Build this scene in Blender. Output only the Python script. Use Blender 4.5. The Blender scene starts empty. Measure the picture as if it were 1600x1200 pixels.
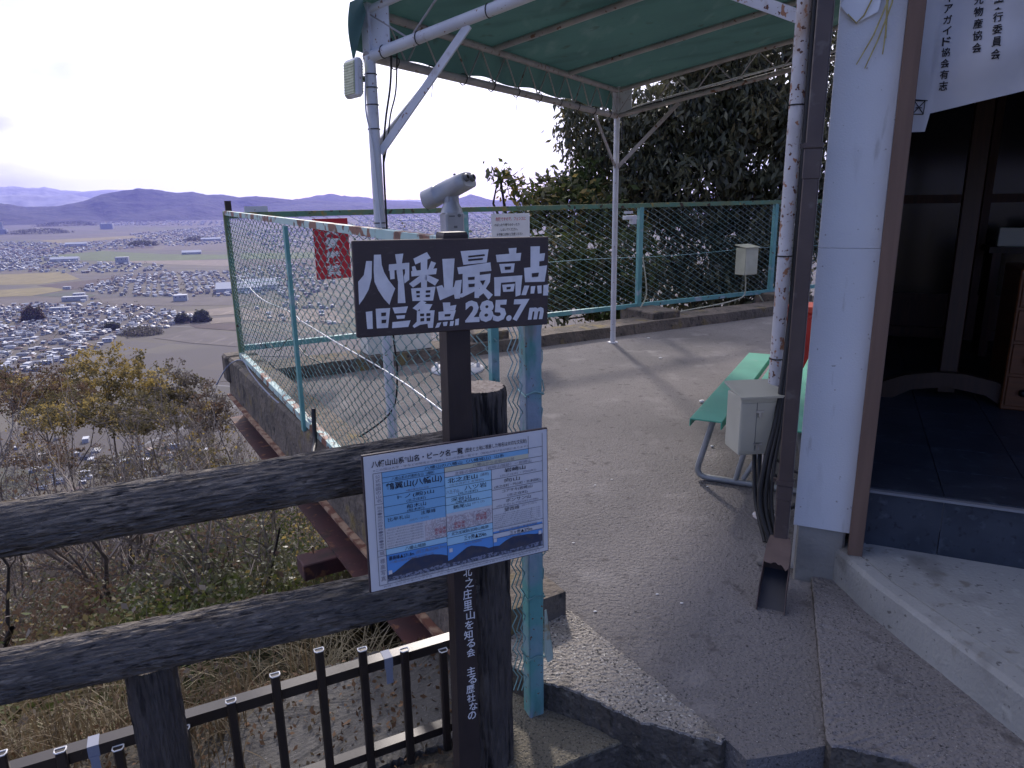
import bpy, math, random
import numpy as np
from mathutils import Vector, Matrix, noise
random.seed(7); rng = np.random.default_rng(11)
SC = bpy.context.scene; COL = SC.collection
R = math.radians
# ------------------------------------------------------------------ camera model
CH = 1.5; FPX = 1115.0; PITCH = R(14.5); ROLL = R(-1.0)
_f = Vector((0, math.cos(PITCH), -math.sin(PITCH))); _u0 = Vector((0, math.sin(PITCH), math.cos(PITCH))); _r0 = Vector((1, 0, 0))
CR = _r0 * math.cos(ROLL) + _u0 * math.sin(ROLL); CU = _u0 * math.cos(ROLL) - _r0 * math.sin(ROLL)
CAM = Vector((0, 0, CH))
def ray(x, y): return CR * ((x - 800) / FPX) - CU * ((y - 600) / FPX) + _f
def atz(x, y, z=0.0): d = ray(x, y); return CAM + d * ((z - CH) / d.z)
def aty(x, y, Y): d = ray(x, y); return CAM + d * (Y / d.y)
cam = bpy.data.objects.new('camera', bpy.data.cameras.new('camera')); COL.objects.link(cam)
cam.matrix_world = Matrix(((CR.x, CU.x, -_f.x, 0), (CR.y, CU.y, -_f.y, 0), (CR.z, CU.z, -_f.z, CH), (0, 0, 0, 1)))
cam.data.sensor_width = 36; cam.data.lens = 36 * FPX / 1600; cam.data.clip_end = 120000; cam.data.clip_start = .05
SC.camera = cam
# ------------------------------------------------------------------ materials
def N(nt, t, **kw):
    n = nt.nodes.new(t)
    for k, v in kw.items():
        if k in n.inputs.keys() if isinstance(k, str) else False: n.inputs[k].default_value = v
        else: setattr(n, k, v)
    return n
def noise_fac(nt, scale, lo, hi, detail=4, vec=None, stretch=None):
    tc = nt.nodes.new('ShaderNodeTexCoord'); src = tc.outputs['Object']
    if stretch:
        mp = nt.nodes.new('ShaderNodeMapping'); mp.inputs['Scale'].default_value = stretch
        nt.links.new(src, mp.inputs[0]); src = mp.outputs[0]
    n = nt.nodes.new('ShaderNodeTexNoise'); n.inputs['Scale'].default_value = scale; n.inputs['Detail'].default_value = detail
    nt.links.new(src, n.inputs['Vector'])
    m = nt.nodes.new('ShaderNodeMapRange'); m.inputs[1].default_value = lo; m.inputs[2].default_value = hi
    nt.links.new(n.outputs[0], m.inputs[0]); return m.outputs[0]
def mixc(nt, fac, a, b):
    m = nt.nodes.new('ShaderNodeMix'); m.data_type = 'RGBA'
    if hasattr(fac, 'links') or isinstance(fac, bpy.types.NodeSocket): nt.links.new(fac, m.inputs[0])
    else: m.inputs[0].default_value = fac
    for v, i in ((a, 6), (b, 7)):
        if isinstance(v, bpy.types.NodeSocket): nt.links.new(v, m.inputs[i])
        else: m.inputs[i].default_value = (*v, 1)
    return m.outputs[2]
MATS = {}
def mat(name, c1, c2=None, scale=6, lo=.35, hi=.65, rough=.75, metal=0, layers=(), bump=0, bscale=60, bstretch=None, stretch=None, spec=.4, trans=0, objvar=0, bdetail=5):
    """layers: (colour, scale, lo, hi[, stretch]) patches laid over the base"""
    m = bpy.data.materials.new(name); m.use_nodes = True; nt = m.node_tree; b = nt.nodes['Principled BSDF']
    col = c1
    if c2: col = mixc(nt, noise_fac(nt, scale, lo, hi, stretch=stretch), c1, c2)
    for L in layers:
        col = mixc(nt, noise_fac(nt, L[1], L[2], L[3], stretch=L[4] if len(L) > 4 else None), col, L[0])
    if objvar:
        oi = nt.nodes.new('ShaderNodeObjectInfo'); mr = nt.nodes.new('ShaderNodeMapRange'); mr.inputs[3].default_value = 1 - objvar; mr.inputs[4].default_value = 1 + objvar
        nt.links.new(oi.outputs['Random'], mr.inputs[0]); hs = nt.nodes.new('ShaderNodeHueSaturation'); nt.links.new(mr.outputs[0], hs.inputs['Value'])
        if isinstance(col, bpy.types.NodeSocket): nt.links.new(col, hs.inputs['Color'])
        else: hs.inputs['Color'].default_value = (*col, 1)
        col = hs.outputs[0]
    if isinstance(col, bpy.types.NodeSocket): nt.links.new(col, b.inputs['Base Color'])
    else: b.inputs['Base Color'].default_value = (*col, 1)
    b.inputs['Roughness'].default_value = rough; b.inputs['Metallic'].default_value = metal; b.inputs['Specular IOR Level'].default_value = spec
    if bump:
        bp = nt.nodes.new('ShaderNodeBump'); bp.inputs['Strength'].default_value = 1; bp.inputs['Distance'].default_value = bump
        nt.links.new(noise_fac(nt, bscale, 0, 1, detail=bdetail, stretch=bstretch), bp.inputs['Height']); nt.links.new(bp.outputs[0], b.inputs['Normal'])
    if trans:
        out = nt.nodes['Material Output']; tr = nt.nodes.new('ShaderNodeBsdfTranslucent'); ms = nt.nodes.new('ShaderNodeMixShader'); ms.inputs[0].default_value = trans
        if isinstance(col, bpy.types.NodeSocket): nt.links.new(col, tr.inputs['Color'])
        else: tr.inputs['Color'].default_value = (*col, 1)
        nt.links.new(b.outputs[0], ms.inputs[1]); nt.links.new(tr.outputs[0], ms.inputs[2]); nt.links.new(ms.outputs[0], out.inputs[0])
    MATS[name] = m; return m
# ------------------------------------------------------------------ mesh builder
ORG = {}
def ortho(d):
    d = Vector(d).normalized(); a = Vector((0, 0, 1)) if abs(d.z) < .95 else Vector((1, 0, 0))
    x = d.cross(a).normalized(); return x, d.cross(x).normalized()
class MB:
    def __init__(s): s.v = []; s.f = []; s.m = []; s.sm = []
    def add(s, vs, fs, m=0, sm=False):
        o = len(s.v); s.v += [tuple(p) for p in vs]; s.f += [tuple(i + o for i in f) for f in fs]; s.m += [m] * len(fs); s.sm += [sm] * len(fs); return s
    def box(s, c, size, ax=None, m=0, bev=0):
        """ax: (x axis, y axis, z axis) unit vectors"""
        X, Y, Z = [Vector(a) for a in (ax or ((1, 0, 0), (0, 1, 0), (0, 0, 1)))]; c = Vector(c); a, b, h = [q / 2 for q in size]
        if bev:
            e = bev; vs = []; 
            for sx in (-1, 1):
                for sy in (-1, 1):
                    for sz in (-1, 1):
                        for k in range(3):
                            w = [a, b, h]; w = [w[i] - (e if i != k else 0) for i in range(3)]
                            vs.append(c + X * (sx * w[0]) + Y * (sy * w[1]) + Z * (sz * w[2]))
            import itertools
            idx = lambda sx, sy, sz, k: ((sx * 2 + sy) * 2 + sz) * 3 + k
            fs = []
            for k in range(3):
                o = [i for i in range(3) if i != k]
                for q in (0, 1):
                    ring = []
                    for p0, p1 in ((0, 0), (1, 0), (1, 1), (0, 1)):
                        t = [0, 0, 0]; t[k] = q; t[o[0]] = p0; t[o[1]] = p1; ring.append(idx(*t, k))
                    fs.append(ring)
            for k in range(3):   # edges along axis k
                o = [i for i in range(3) if i != k]
                for p0 in (0, 1):
                    for p1 in (0, 1):
                        t0 = [0, 0, 0]; t1 = [0, 0, 0]; t0[k] = 0; t1[k] = 1
                        for t in (t0, t1): t[o[0]] = p0; t[o[1]] = p1
                        fs.append([idx(*t0, o[0]), idx(*t1, o[0]), idx(*t1, o[1]), idx(*t0, o[1])])
            for t in itertools.product((0, 1), repeat=3): fs.append([idx(*t, 0), idx(*t, 1), idx(*t, 2)])
            return s.add(vs, fs, m)
        vs = [c + X * (sx * a) + Y * (sy * b) + Z * (sz * h) for sx in (-1, 1) for sy in (-1, 1) for sz in (-1, 1)]
        return s.add(vs, [(0, 1, 3, 2), (4, 6, 7, 5), (0, 4, 5, 1), (2, 3, 7, 6), (0, 2, 6, 4), (1, 5, 7, 3)], m)
    def tube(s, pts, r, n=8, m=0, caps=True, sm=True):
        pts = [Vector(p) for p in pts]; k = len(pts); rr = r if isinstance(r, (list, tuple)) else [r] * k; vs = []; X = None
        for i, p in enumerate(pts):
            d = (pts[min(i + 1, k - 1)] - pts[max(i - 1, 0)]).normalized()
            if X is None: X, Y = ortho(d)
            else:
                X = (X - d * X.dot(d))
                if X.length < 1e-4: X, Y = ortho(d)
                X.normalize(); Y = d.cross(X)
            for j in range(n):
                a = 2 * math.pi * j / n; vs.append(p + X * (math.cos(a) * rr[i]) + Y * (math.sin(a) * rr[i]))
        fs = [(i * n + j, i * n + (j + 1) % n, (i + 1) * n + (j + 1) % n, (i + 1) * n + j) for i in range(k - 1) for j in range(n)]
        s.add(vs, fs, m, sm)
        if caps: s.add(vs[:n], [tuple(range(n))[::-1]], m); s.add(vs[-n:], [tuple(range(n))], m)
        return s
    def prism(s, poly, z0, z1, m=0, mside=None):
        n = len(poly); ar = sum(poly[i][0] * poly[(i + 1) % n][1] - poly[(i + 1) % n][0] * poly[i][1] for i in range(n))
        if ar < 0: poly = poly[::-1]
        vs = [(p[0], p[1], z0) for p in poly] + [(p[0], p[1], z1) for p in poly]
        s.add(vs, [tuple(range(n, 2 * n))], m); s.add(vs, [tuple(range(n))[::-1]] + [(i, (i + 1) % n, n + (i + 1) % n, n + i) for i in range(n)], m if mside is None else mside)
        return s
    def lathe(s, c, prof, n=24, ax=(0, 0, 1), m=0):
        X, Y = ortho(ax); Z = Vector(ax).normalized(); c = Vector(c); vs = []
        for r, h in prof:
            for j in range(n):
                a = 2 * math.pi * j / n; vs.append(c + Z * h + X * (math.cos(a) * r) + Y * (math.sin(a) * r))
        k = len(prof); s.add(vs, [(i * n + j, i * n + (j + 1) % n, (i + 1) * n + (j + 1) % n, (i + 1) * n + j) for i in range(k - 1) for j in range(n)], m, True)
        s.add(vs[:n], [tuple(range(n))], m); s.add(vs[-n:], [tuple(range(n))], m); return s
    def quad(s, a, b, c, d, m=0): return s.add([a, b, c, d], [(0, 1, 2, 3)], m)
    def build(s, name, mats, parent=None, fixn=True):
        me = bpy.data.meshes.new(name); o = Vector(ORG.get(parent.name, (0, 0, 0))) if parent else Vector((0, 0, 0))
        if parent is None and s.v:
            a = np.array(s.v); o = Vector(((a[:, 0].min() + a[:, 0].max()) / 2, (a[:, 1].min() + a[:, 1].max()) / 2, a[:, 2].min()))
        me.from_pydata([(p[0] - o[0], p[1] - o[1], p[2] - o[2]) for p in s.v], [], s.f)
        for q in (mats if isinstance(mats, (list, tuple)) else [mats]): me.materials.append(MATS[q] if isinstance(q, str) else q)
        me.polygons.foreach_set('material_index', s.m); me.polygons.foreach_set('use_smooth', s.sm); me.update()
        if fixn and len(s.f) < 60000:
            import bmesh
            bm = bmesh.new(); bm.from_mesh(me); bmesh.ops.recalc_face_normals(bm, faces=bm.faces); bm.to_mesh(me); bm.free()
        ob = bpy.data.objects.new(name, me); COL.objects.link(ob)
        if parent: ob.parent = parent; ORG[ob.name] = tuple(o)
        else: ob.location = o; ORG[ob.name] = tuple(o)
        return ob
def bulk(name, V, F, mats, mi=None, parent=None, smooth=False):
    """fast build of numpy quads; V (n,3), F (m,4)"""
    o = np.array(ORG.get(parent.name, (0, 0, 0))) if parent else np.array([V[:, 0].mean(), V[:, 1].mean(), V[:, 2].min()])
    me = bpy.data.meshes.new(name); V = V - o; me.vertices.add(len(V)); me.vertices.foreach_set('co', V.astype(np.float32).ravel())
    k = F.shape[1]; me.loops.add(F.size); me.loops.foreach_set('vertex_index', F.astype(np.int32).ravel()); me.polygons.add(len(F))
    me.polygons.foreach_set('loop_start', np.arange(0, F.size, k, dtype=np.int32)); me.polygons.foreach_set('loop_total', np.full(len(F), k, np.int32))
    for q in mats: me.materials.append(MATS[q])
    if mi is not None: me.polygons.foreach_set('material_index', mi.astype(np.int32))
    if smooth: me.polygons.foreach_set('use_smooth', np.ones(len(F), bool))
    me.update(calc_edges=True); me.validate()
    ob = bpy.data.objects.new(name, me); COL.objects.link(ob)
    if parent: ob.parent = parent
    else: ob.location = Vector([float(q) for q in o])
    ORG[ob.name] = tuple(float(q) for q in o); return ob
def tag(o, label=None, cat=None, group=None, kind=None):
    if label: o['label'] = label
    if cat: o['category'] = cat
    if group: o['group'] = group
    if kind: o['kind'] = kind
    return o
def thing(name, label, cat, loc, group=None):
    o = bpy.data.objects.new(name, None); COL.objects.link(o); o.location = loc; ORG[o.name] = tuple(loc); o.empty_display_size = .1
    return tag(o, label, cat, group)
def struct(o): o['kind'] = 'structure'; return o
# ------------------------------------------------------------------ text
def glyphs(s, off=0.0):
    c = bpy.data.curves.new('txt', 'FONT'); c.body = s; c.size = 1; c.offset = off; c.resolution_u = 2; c.dimensions = '2D'; c.fill_mode = 'FRONT' if False else c.fill_mode
    o = bpy.data.objects.new('txt', c); me = o.to_mesh(); vs = [tuple(v.co) for v in me.vertices]; fs = [tuple(p.vertices) for p in me.polygons]
    o.to_mesh_clear(); bpy.data.objects.remove(o); bpy.data.curves.remove(c); return vs, fs
class Sheet:
    """a flat printed face: local (s, t) metres from its top-left corner, t downwards"""
    def __init__(s, tl, ax, up, W, H, nrm): s.tl = Vector(tl); s.ax = Vector(ax); s.up = Vector(up); s.W = W; s.H = H; s.n = Vector(nrm); s.mb = MB(); s.k = 0
    def P(s, a, b, lift): return s.tl + s.ax * a - s.up * b + s.n * lift
    def poly(s, pts, m, lift=None):
        if lift is None: s.k += 1; lift = .0006 + (s.k % 7) * .00012
        s.mb.add([s.P(a, b, lift) for a, b in pts], [tuple(range(len(pts)))], m)
    def rect(s, a0, b0, a1, b1, m, lift=None): s.poly([(a0, b0), (a1, b0), (a1, b1), (a0, b1)], m, lift)
    def line(s, a0, b0, a1, b1, w, m, lift=.0017):
        dx, dy = a1 - a0, b1 - b0; L = math.hypot(dx, dy) or 1; nx, ny = -dy / L * w / 2, dx / L * w / 2
        s.poly([(a0 + nx, b0 + ny), (a1 + nx, b1 + ny), (a1 - nx, b1 - ny), (a0 - nx, b0 - ny)], m, lift)
    def text(s, st, quad, m, off=.0, lift=.0022):
        """fit the text's own bounds into quad = (TL, TR, BR, BL) in local metres"""
        vs, fs = glyphs(st, off)
        if not vs: return
        x0 = min(v[0] for v in vs); x1 = max(v[0] for v in vs); y0 = min(v[1] for v in vs); y1 = max(v[1] for v in vs); out = []
        for v in vs:
            p = (v[0] - x0) / max(x1 - x0, 1e-6); q = (y1 - v[1]) / max(y1 - y0, 1e-6); A, B, C, D = quad
            a = (A[0] * (1 - p) + B[0] * p) * (1 - q) + (D[0] * (1 - p) + C[0] * p) * q; b = (A[1] * (1 - p) + B[1] * p) * (1 - q) + (D[1] * (1 - p) + C[1] * p) * q
            out.append(s.P(a, b, lift))
        s.mb.add(out, fs, m)
    def trect(s, st, a0, b0, a1, b1, m, off=0, lift=.0022): s.text(st, ((a0, b0), (a1, b0), (a1, b1), (a0, b1)), m, off, lift)
def homog(src, dst):
    A = []; b = []
    for (x, y), (u, v) in zip(src, dst):
        A.append([x, y, 1, 0, 0, 0, -u * x, -u * y]); b.append(u); A.append([0, 0, 0, x, y, 1, -v * x, -v * y]); b.append(v)
    h = np.linalg.solve(np.array(A, float), np.array(b, float))
    return lambda x, y: ((h[0] * x + h[1] * y + h[2]) / (h[6] * x + h[7] * y + 1), (h[3] * x + h[4] * y + h[5]) / (h[6] * x + h[7] * y + 1))
HAZE = 3.3e-5; SKYTINT = (.86, .86, 1.18); CLOUD = (10.6, 10.5, 11.6); SKYS = .1; SUNS = 2.2; SUNC = (1, .91, .85); EXPO = .78
# ------------------------------------------------------------------ directions of the place
FU = Vector((.871, .491, 0)); FV = Vector((.492, -.871, 0)); FC = Vector((-2.49, 6.46, 0))
def fp(u, v, z=0): p = FC + FU * u + FV * v; return Vector((p.x, p.y, z))
KA = Vector((.5, .866, 0)); KB = Vector((.866, -.5, 0)); KP = Vector((-.76, 4.3, 0)); KS = .17
def kp(a, b, dz=0): p = KP + KA * a + KB * b; return Vector((p.x, p.y, 2.28 + KS * b + dz))
E1 = Vector((.906, -.423, 0)); E2 = Vector((.423, .906, 0)); EQ = Vector((1.10, 2.58, 0)); UP = Vector((0, 0, 1))
def ep(a, b, z=0): p = EQ + E1 * a + E2 * b; return Vector((p.x, p.y, z))
XY = lambda p: (p[0], p[1])
# ------------------------------------------------------------------ materials
mat('terrace_concrete', (.215, .20, .197), (.150, .142, .141), 1.1, .3, .7, .92, layers=(((.09, .085, .088), 150, .56, .66), ((.44, .42, .40), 210, .65, .71), ((.05, .048, .05), 95, .63, .69), ((.12, .11, .108), .55, .56, .8), ((.265, .25, .245), 3.4, .58, .8), ((.11, .10, .10), 14, .60, .74)), bump=.011, bscale=72, bdetail=10, spec=.12)
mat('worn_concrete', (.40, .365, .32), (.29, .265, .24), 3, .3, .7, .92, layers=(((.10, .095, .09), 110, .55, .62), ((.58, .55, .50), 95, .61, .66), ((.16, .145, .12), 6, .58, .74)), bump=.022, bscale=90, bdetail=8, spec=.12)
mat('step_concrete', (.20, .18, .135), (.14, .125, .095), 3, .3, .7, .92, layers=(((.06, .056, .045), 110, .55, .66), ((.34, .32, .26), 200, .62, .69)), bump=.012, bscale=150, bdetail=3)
mat('mossy_concrete', (.17, .14, .115), (.10, .085, .072), 4, .35, .65, .95, layers=(((.19, .145, .06), 6, .57, .72), ((.06, .055, .05), 9, .58, .7, (1, 1, .4)), ((.24, .22, .20), 16, .66, .76, (1, 1, .25)), ((.04, .038, .036), 22, .6, .7)), bump=.02, bscale=24, bdetail=8)
mat('smooth_concrete', (.32, .32, .305), (.25, .25, .24), 2.6, .35, .65, .85, layers=(((.17, .165, .155), 5, .57, .74), ((.40, .40, .38), 11, .62, .74), ((.12, .115, .11), 38, .64, .70), ((.20, .185, .16), 16, .62, .72, (1, 1, .3))), bump=.004, bscale=70, bdetail=8)
mat('bark', (.165, .146, .133), (.10, .09, .083), 5, .35, .65, .95, layers=(((.24, .215, .19), 60, .55, .70, (.3, 1, 1)), ((.055, .048, .045), 44, .58, .70, (.2, 1, 1)), ((.05, .044, .042), 110, .58, .68, (.3, 1, 1))), bump=.04, bscale=70, bstretch=(.28, 1, 1), bdetail=9)
mat('bark_post', (.11, .092, .082), (.065, .055, .05), 5, .35, .65, .95, layers=(((.13, .11, .095), 34, .58, .72, (1, 1, .2)), ((.018, .015, .015), 30, .56, .64, (1, 1, .16))), bump=.030, bscale=46, bstretch=(1, 1, .16), bdetail=6)
mat('log_end', (.52, .43, .34), (.40, .32, .25), 60, .4, .6, .9, layers=(((.20, .15, .12), 130, .55, .68),), bump=.003, bscale=140)
mat('brown_paint', (.042, .030, .028), (.032, .023, .022), 12, .35, .65, .6, bump=.0012, bscale=120, bstretch=(1, 1, .15), spec=.3)
mat('board_paint', (.068, .050, .050), (.052, .038, .038), 4, .35, .65, .7, layers=(((.09, .07, .066), 40, .62, .74, (1, 1, 6)),), bump=.0008, bscale=160)
mat('white_letter', (.74, .73, .74), (.66, .65, .66), 40, .4, .6, .7)
mat('hole_brown', (.05, .037, .037), rough=.7)
RUST = ((.13, .05, .028), 9, .50, .56); RUST2 = ((.22, .10, .06), 40, .60, .66)
mat('teal_paint', (.16, .38, .36), (.11, .30, .30), 5, .35, .65, .5, layers=(((.34, .42, .46), 7, .54, .66), ((.10, .05, .03), 12, .665, .70)), bump=.001, bscale=50)
mat('teal_thick', (.12, .33, .31), (.26, .32, .39), 3.6, .44, .56, .65, layers=(((.08, .24, .22), 16, .54, .66, (1, 1, .25)), ((.34, .38, .40), 9, .60, .68, (1, 1, .5)), ((.22, .15, .10), 8, .60, .68, (1, 1, .35)), ((.075, .035, .022), 9, .655, .675), ((.16, .08, .05), 60, .66, .69)), bump=.004, bscale=40)
mat('teal_rusted', (.42, .55, .52), (.34, .50, .48), 6, .4, .6, .6, layers=(((.22, .095, .06), 7.5, .52, .56), ((.12, .055, .035), 15, .58, .62)), bump=.0015, bscale=50)
mat('green_rail', (.10, .22, .15), (.16, .20, .10), 5, .4, .6, .7, layers=(((.30, .22, .06), 9, .60, .68), ((.06, .035, .02), 14, .6, .66)))
mat('mesh_wire', (.10, .26, .26), (.30, .44, .44), 3, .4, .6, .42, spec=.5)
mat('mesh_wire_far', (.24, .46, .46), (.36, .50, .52), 2, .4, .6, .5, spec=.4)
mat('steel_wire', (.5, .52, .54), rough=.4, metal=.6)
mat('white_pipe', (.62, .62, .64), (.55, .55, .58), 6, .4, .6, .5, layers=(((.40, .37, .36), 12, .63, .75), ((.20, .085, .05), 46, .665, .69)), bump=.0006, bscale=40)
mat('white_pipe_rusted', (.58, .58, .61), (.48, .47, .49), 6, .4, .6, .6, layers=(((.42, .33, .27), 9, .56, .68, (1, 1, .4)), ((.33, .16, .09), 34, .60, .64, (1, 1, .7)), ((.12, .05, .03), 52, .61, .65)), bump=.0008, bscale=40)
mat('dull_pipe', (.40, .36, .34), (.33, .30, .29), 8, .4, .6, .7, layers=(((.16, .08, .05), 22, .62, .68),))
mat('green_cloth', (.060, .135, .120), (.050, .112, .104), 2, .35, .65, .7, layers=(((.028, .07, .064), 1.3, .54, .78, (1, 3, 1)), ((.10, .17, .155), 2.2, .58, .75, (3, 1, 1)), ((.035, .06, .05), 7, .64, .74)), trans=.13, bump=.003, bscale=4)
mat('black_rubber', (.012, .012, .014), rough=.5)
mat('beige_box', (.46, .45, .37), (.41, .40, .33), 5, .4, .6, .45, layers=(((.30, .28, .23), 9, .64, .76),))
mat('cream_box', (.55, .54, .40), (.48, .47, .34), 6, .4, .6, .5)
mat('dark_metal', (.03, .03, .03), rough=.4, metal=.8)
mat('chrome', (.5, .5, .5), rough=.3, metal=1)
mat('bench_green', (.09, .40, .29), (.08, .35, .25), 4, .4, .6, .45, layers=(((.16, .38, .30), 14, .62, .75),))
mat('bench_grey', (.34, .35, .36), (.28, .29, .30), 12, .4, .6, .45, metal=.3)
mat('downpipe_brown', (.085, .062, .055), (.07, .05, .046), 7, .4, .6, .45, layers=(((.11, .09, .08), 20, .62, .72),))
mat('spout_brown', (.13, .085, .07), (.10, .065, .055), 14, .4, .6, .6, layers=(((.06, .05, .05), 8, .55, .65),))
mat('spout_inside', (.035, .035, .045), rough=.5)
mat('white_wall', (.66, .66, .67), (.61, .61, .62), 2, .35, .65, .75, layers=(((.48, .47, .47), 5, .60, .8, (2, 2, .35)), ((.36, .34, .32), 60, .70, .74), ((.42, .40, .38), 14, .66, .76, (1.5, 1.5, .3))), bump=.0016, bscale=190)
mat('trim_wood', (.17, .105, .075), (.13, .08, .058), 6, .35, .65, .7, stretch=(6, 6, .4), bump=.0008, bscale=80, bstretch=(1, 1, .08))
mat('foundation', (.30, .28, .245), (.23, .215, .19), 6, .35, .65, .9, layers=(((.27, .25, .21), 11, .6, .72), ((.08, .075, .07), 5, .64, .76)), bump=.003, bscale=70)
mat('dark_tile', (.042, .050, .066), (.026, .032, .045), 7, .35, .65, .4, layers=(((.075, .088, .105), 18, .60, .73), ((.02, .024, .033), 40, .6, .7)), spec=.3, bump=.0006, bscale=60)
mat('grout', (.10, .10, .11), rough=.9)
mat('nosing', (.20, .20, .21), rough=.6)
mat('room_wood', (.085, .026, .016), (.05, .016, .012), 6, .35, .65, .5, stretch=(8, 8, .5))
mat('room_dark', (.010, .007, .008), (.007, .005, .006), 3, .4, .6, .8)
mat('stand_wood', (.045, .018, .009), (.03, .012, .006), 8, .35, .65, .5, stretch=(8, 8, .6))
mat('chest_wood', (.16, .052, .015), (.11, .036, .011), 5, .35, .65, .45, stretch=(1, 1, 9))
mat('glass_dark', (.012, .007, .008), rough=.16, spec=.35)
mat('cloth_white', (.60, .58, .58), (.52, .50, .50), 3, .4, .65, .9, layers=(((.45, .42, .40), 6, .55, .8, (1, 1, .4)),), trans=.12)
mat('ink', (.016, .014, .016), rough=.8)
mat('straw', (.50, .42, .17), (.36, .28, .10), 30, .4, .6, .8)
mat('paper_white', (.80, .80, .80), (.76, .76, .77), 8, .4, .6, .8)
mat('paper_grey', (.72, .70, .62), rough=.9)
mat('red_plate', (.50, .025, .04), (.42, .02, .035), 6, .4, .6, .5)
mat('red_ink', (.55, .08, .08), rough=.8)
mat('red_paint', (.42, .03, .025), (.34, .025, .02), 6, .4, .6, .4)
mat('orange_lid', (.40, .055, .035), rough=.4)
mat('oxide_red', (.095, .036, .036), (.065, .032, .034), 4, .4, .6, .75, layers=(((.20, .09, .05), 14, .58, .66), ((.05, .03, .028), 6, .58, .7)), bump=.002, bscale=40)
mat('flange_edge', (.36, .24, .16), (.15, .06, .04), 14, .42, .58, .8, stretch=(1, 1, 1))
mat('fence_brown', (.030, .022, .020), (.024, .018, .017), 8, .4, .6, .38, spec=.5)
mat('cap_white', (.78, .78, .78), rough=.5)
mat('tape_grey', (.25, .27, .34), rough=.6)
mat('scope_grey', (.36, .37, .40), (.32, .33, .36), 8, .4, .6, .38, metal=.25)
mat('scope_dark', (.13, .135, .15), rough=.45)
mat('lens', (.015, .015, .02), rough=.1)
mat('lamp_glass', (.40, .44, .27), (.30, .34, .20), 30, .4, .6, .25)
mat('stone', (.16, .15, .145), (.11, .105, .10), 12, .35, .65, .95, bump=.01, bscale=30)
mat('white_stone', (.75, .74, .72), rough=.8)
mat('peel', (.42, .50, .42), (.35, .28, .16), 18, .5, .6, .8)
mat('shaded_step_face', (.115, .10, .085), (.07, .062, .055), 5, .35, .65, .95, layers=(((.20, .18, .15), 26, .60, .70), ((.04, .038, .034), 40, .58, .68)), bump=.02, bscale=50, bdetail=8)  # stained riser brown, darkened so the faces carry their shade in the colour
# ------------------------------------------------------------------ terrace, kerbs, steps
sl0, sl1 = atz(1265, 890), atz(1290, 1165)
ledge = [atz(893, 957), atz(1137, 1158)]
poly = [XY(fp(.15, .25)), XY(fp(.15, 4.75)), (.19, 2.36), XY(ledge[0]), XY(ledge[1]), XY(atz(1167, 1187)), XY(atz(1230, 1178)), XY(sl1), XY(sl0), (1.3, 2.9), (6.5, 1.9), (9.5, 5.2), XY(fp(12, .25))]
struct(MB().prism(poly, -.3, 0).build('pavement', 'terrace_concrete'))
def rough_top(name, poly, z0, z1, m, n=60, amp=.006, chip=.012, seed=0):
    """slab with a finely divided, slightly uneven top and a chipped edge"""
    from mathutils.geometry import tessellate_polygon
    pts = []
    k = len(poly)
    for i in range(k):
        a, b = Vector(poly[i]), Vector(poly[(i + 1) % k]); c = max(1, int((b - a).length / .012))
        for j in range(c): pts.append(a.lerp(b, j / c))
    cen = sum(pts, Vector((0, 0))) / len(pts); out = []
    for p in pts:
        q = noise.noise(Vector((p.x * 12, p.y * 12, seed))) * chip * .6 + noise.noise(Vector((p.x * 60, p.y * 60, seed))) * chip * .9
        out.append(p + (p - cen).normalized() * q)
    m_ = MB(); rings = [1, .992, .975, .95, .8, .6, .4, .2]; vs = []; n_ = len(out)
    for r in rings:
        for p in out:
            q = cen + (p - cen) * r; z = z1 + noise.noise(Vector((q.x * 9, q.y * 9, seed))) * amp - (.007 if r == 1 else 0) + noise.noise(Vector((q.x * 70, q.y * 70, seed))) * (.006 if r > .94 else .002); vs.append((q.x, q.y, z))
    fs = [(i * n_ + j, i * n_ + (j + 1) % n_, (i + 1) * n_ + (j + 1) % n_, (i + 1) * n_ + j) for i in range(len(rings) - 1) for j in range(n_)]
    fs.append(tuple((len(rings) - 1) * n_ + j for j in range(n_)))
    m_.add(vs, fs, 0); low = []
    for p in out:
        q = noise.noise(Vector((p.x * 15, p.y * 15, 5 + seed))) * chip; low.append((p.x + q, p.y + q, z0))
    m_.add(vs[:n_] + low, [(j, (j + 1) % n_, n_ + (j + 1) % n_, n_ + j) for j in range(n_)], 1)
    return m_.build(name, [m, 'shaded_step_face'])
L0, L1 = ledge
strip = [XY(fp(.03, 4.9)), (L0.x - .005, L0.y), (L1.x - .004, L1.y), XY(atz(1128, 1166)), XY(atz(1000, 1133)), XY(atz(930, 1098)), XY(atz(866, 1074)), XY(atz(840, 1066)), (-.02, 2.05)]
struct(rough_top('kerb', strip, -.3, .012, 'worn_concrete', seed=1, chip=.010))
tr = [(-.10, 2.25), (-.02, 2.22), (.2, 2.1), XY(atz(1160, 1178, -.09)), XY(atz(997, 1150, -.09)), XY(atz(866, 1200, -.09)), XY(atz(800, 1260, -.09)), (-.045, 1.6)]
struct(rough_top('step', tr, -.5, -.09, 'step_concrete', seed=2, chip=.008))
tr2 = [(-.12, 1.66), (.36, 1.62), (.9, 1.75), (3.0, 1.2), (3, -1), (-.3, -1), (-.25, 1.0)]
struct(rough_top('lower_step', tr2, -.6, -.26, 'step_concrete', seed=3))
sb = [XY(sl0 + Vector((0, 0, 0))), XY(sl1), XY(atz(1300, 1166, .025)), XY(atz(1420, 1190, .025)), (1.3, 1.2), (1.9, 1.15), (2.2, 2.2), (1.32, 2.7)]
struct(rough_top('slab', sb, -.5, .03, 'terrace_concrete', seed=4, chip=.005, amp=.004))
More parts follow.
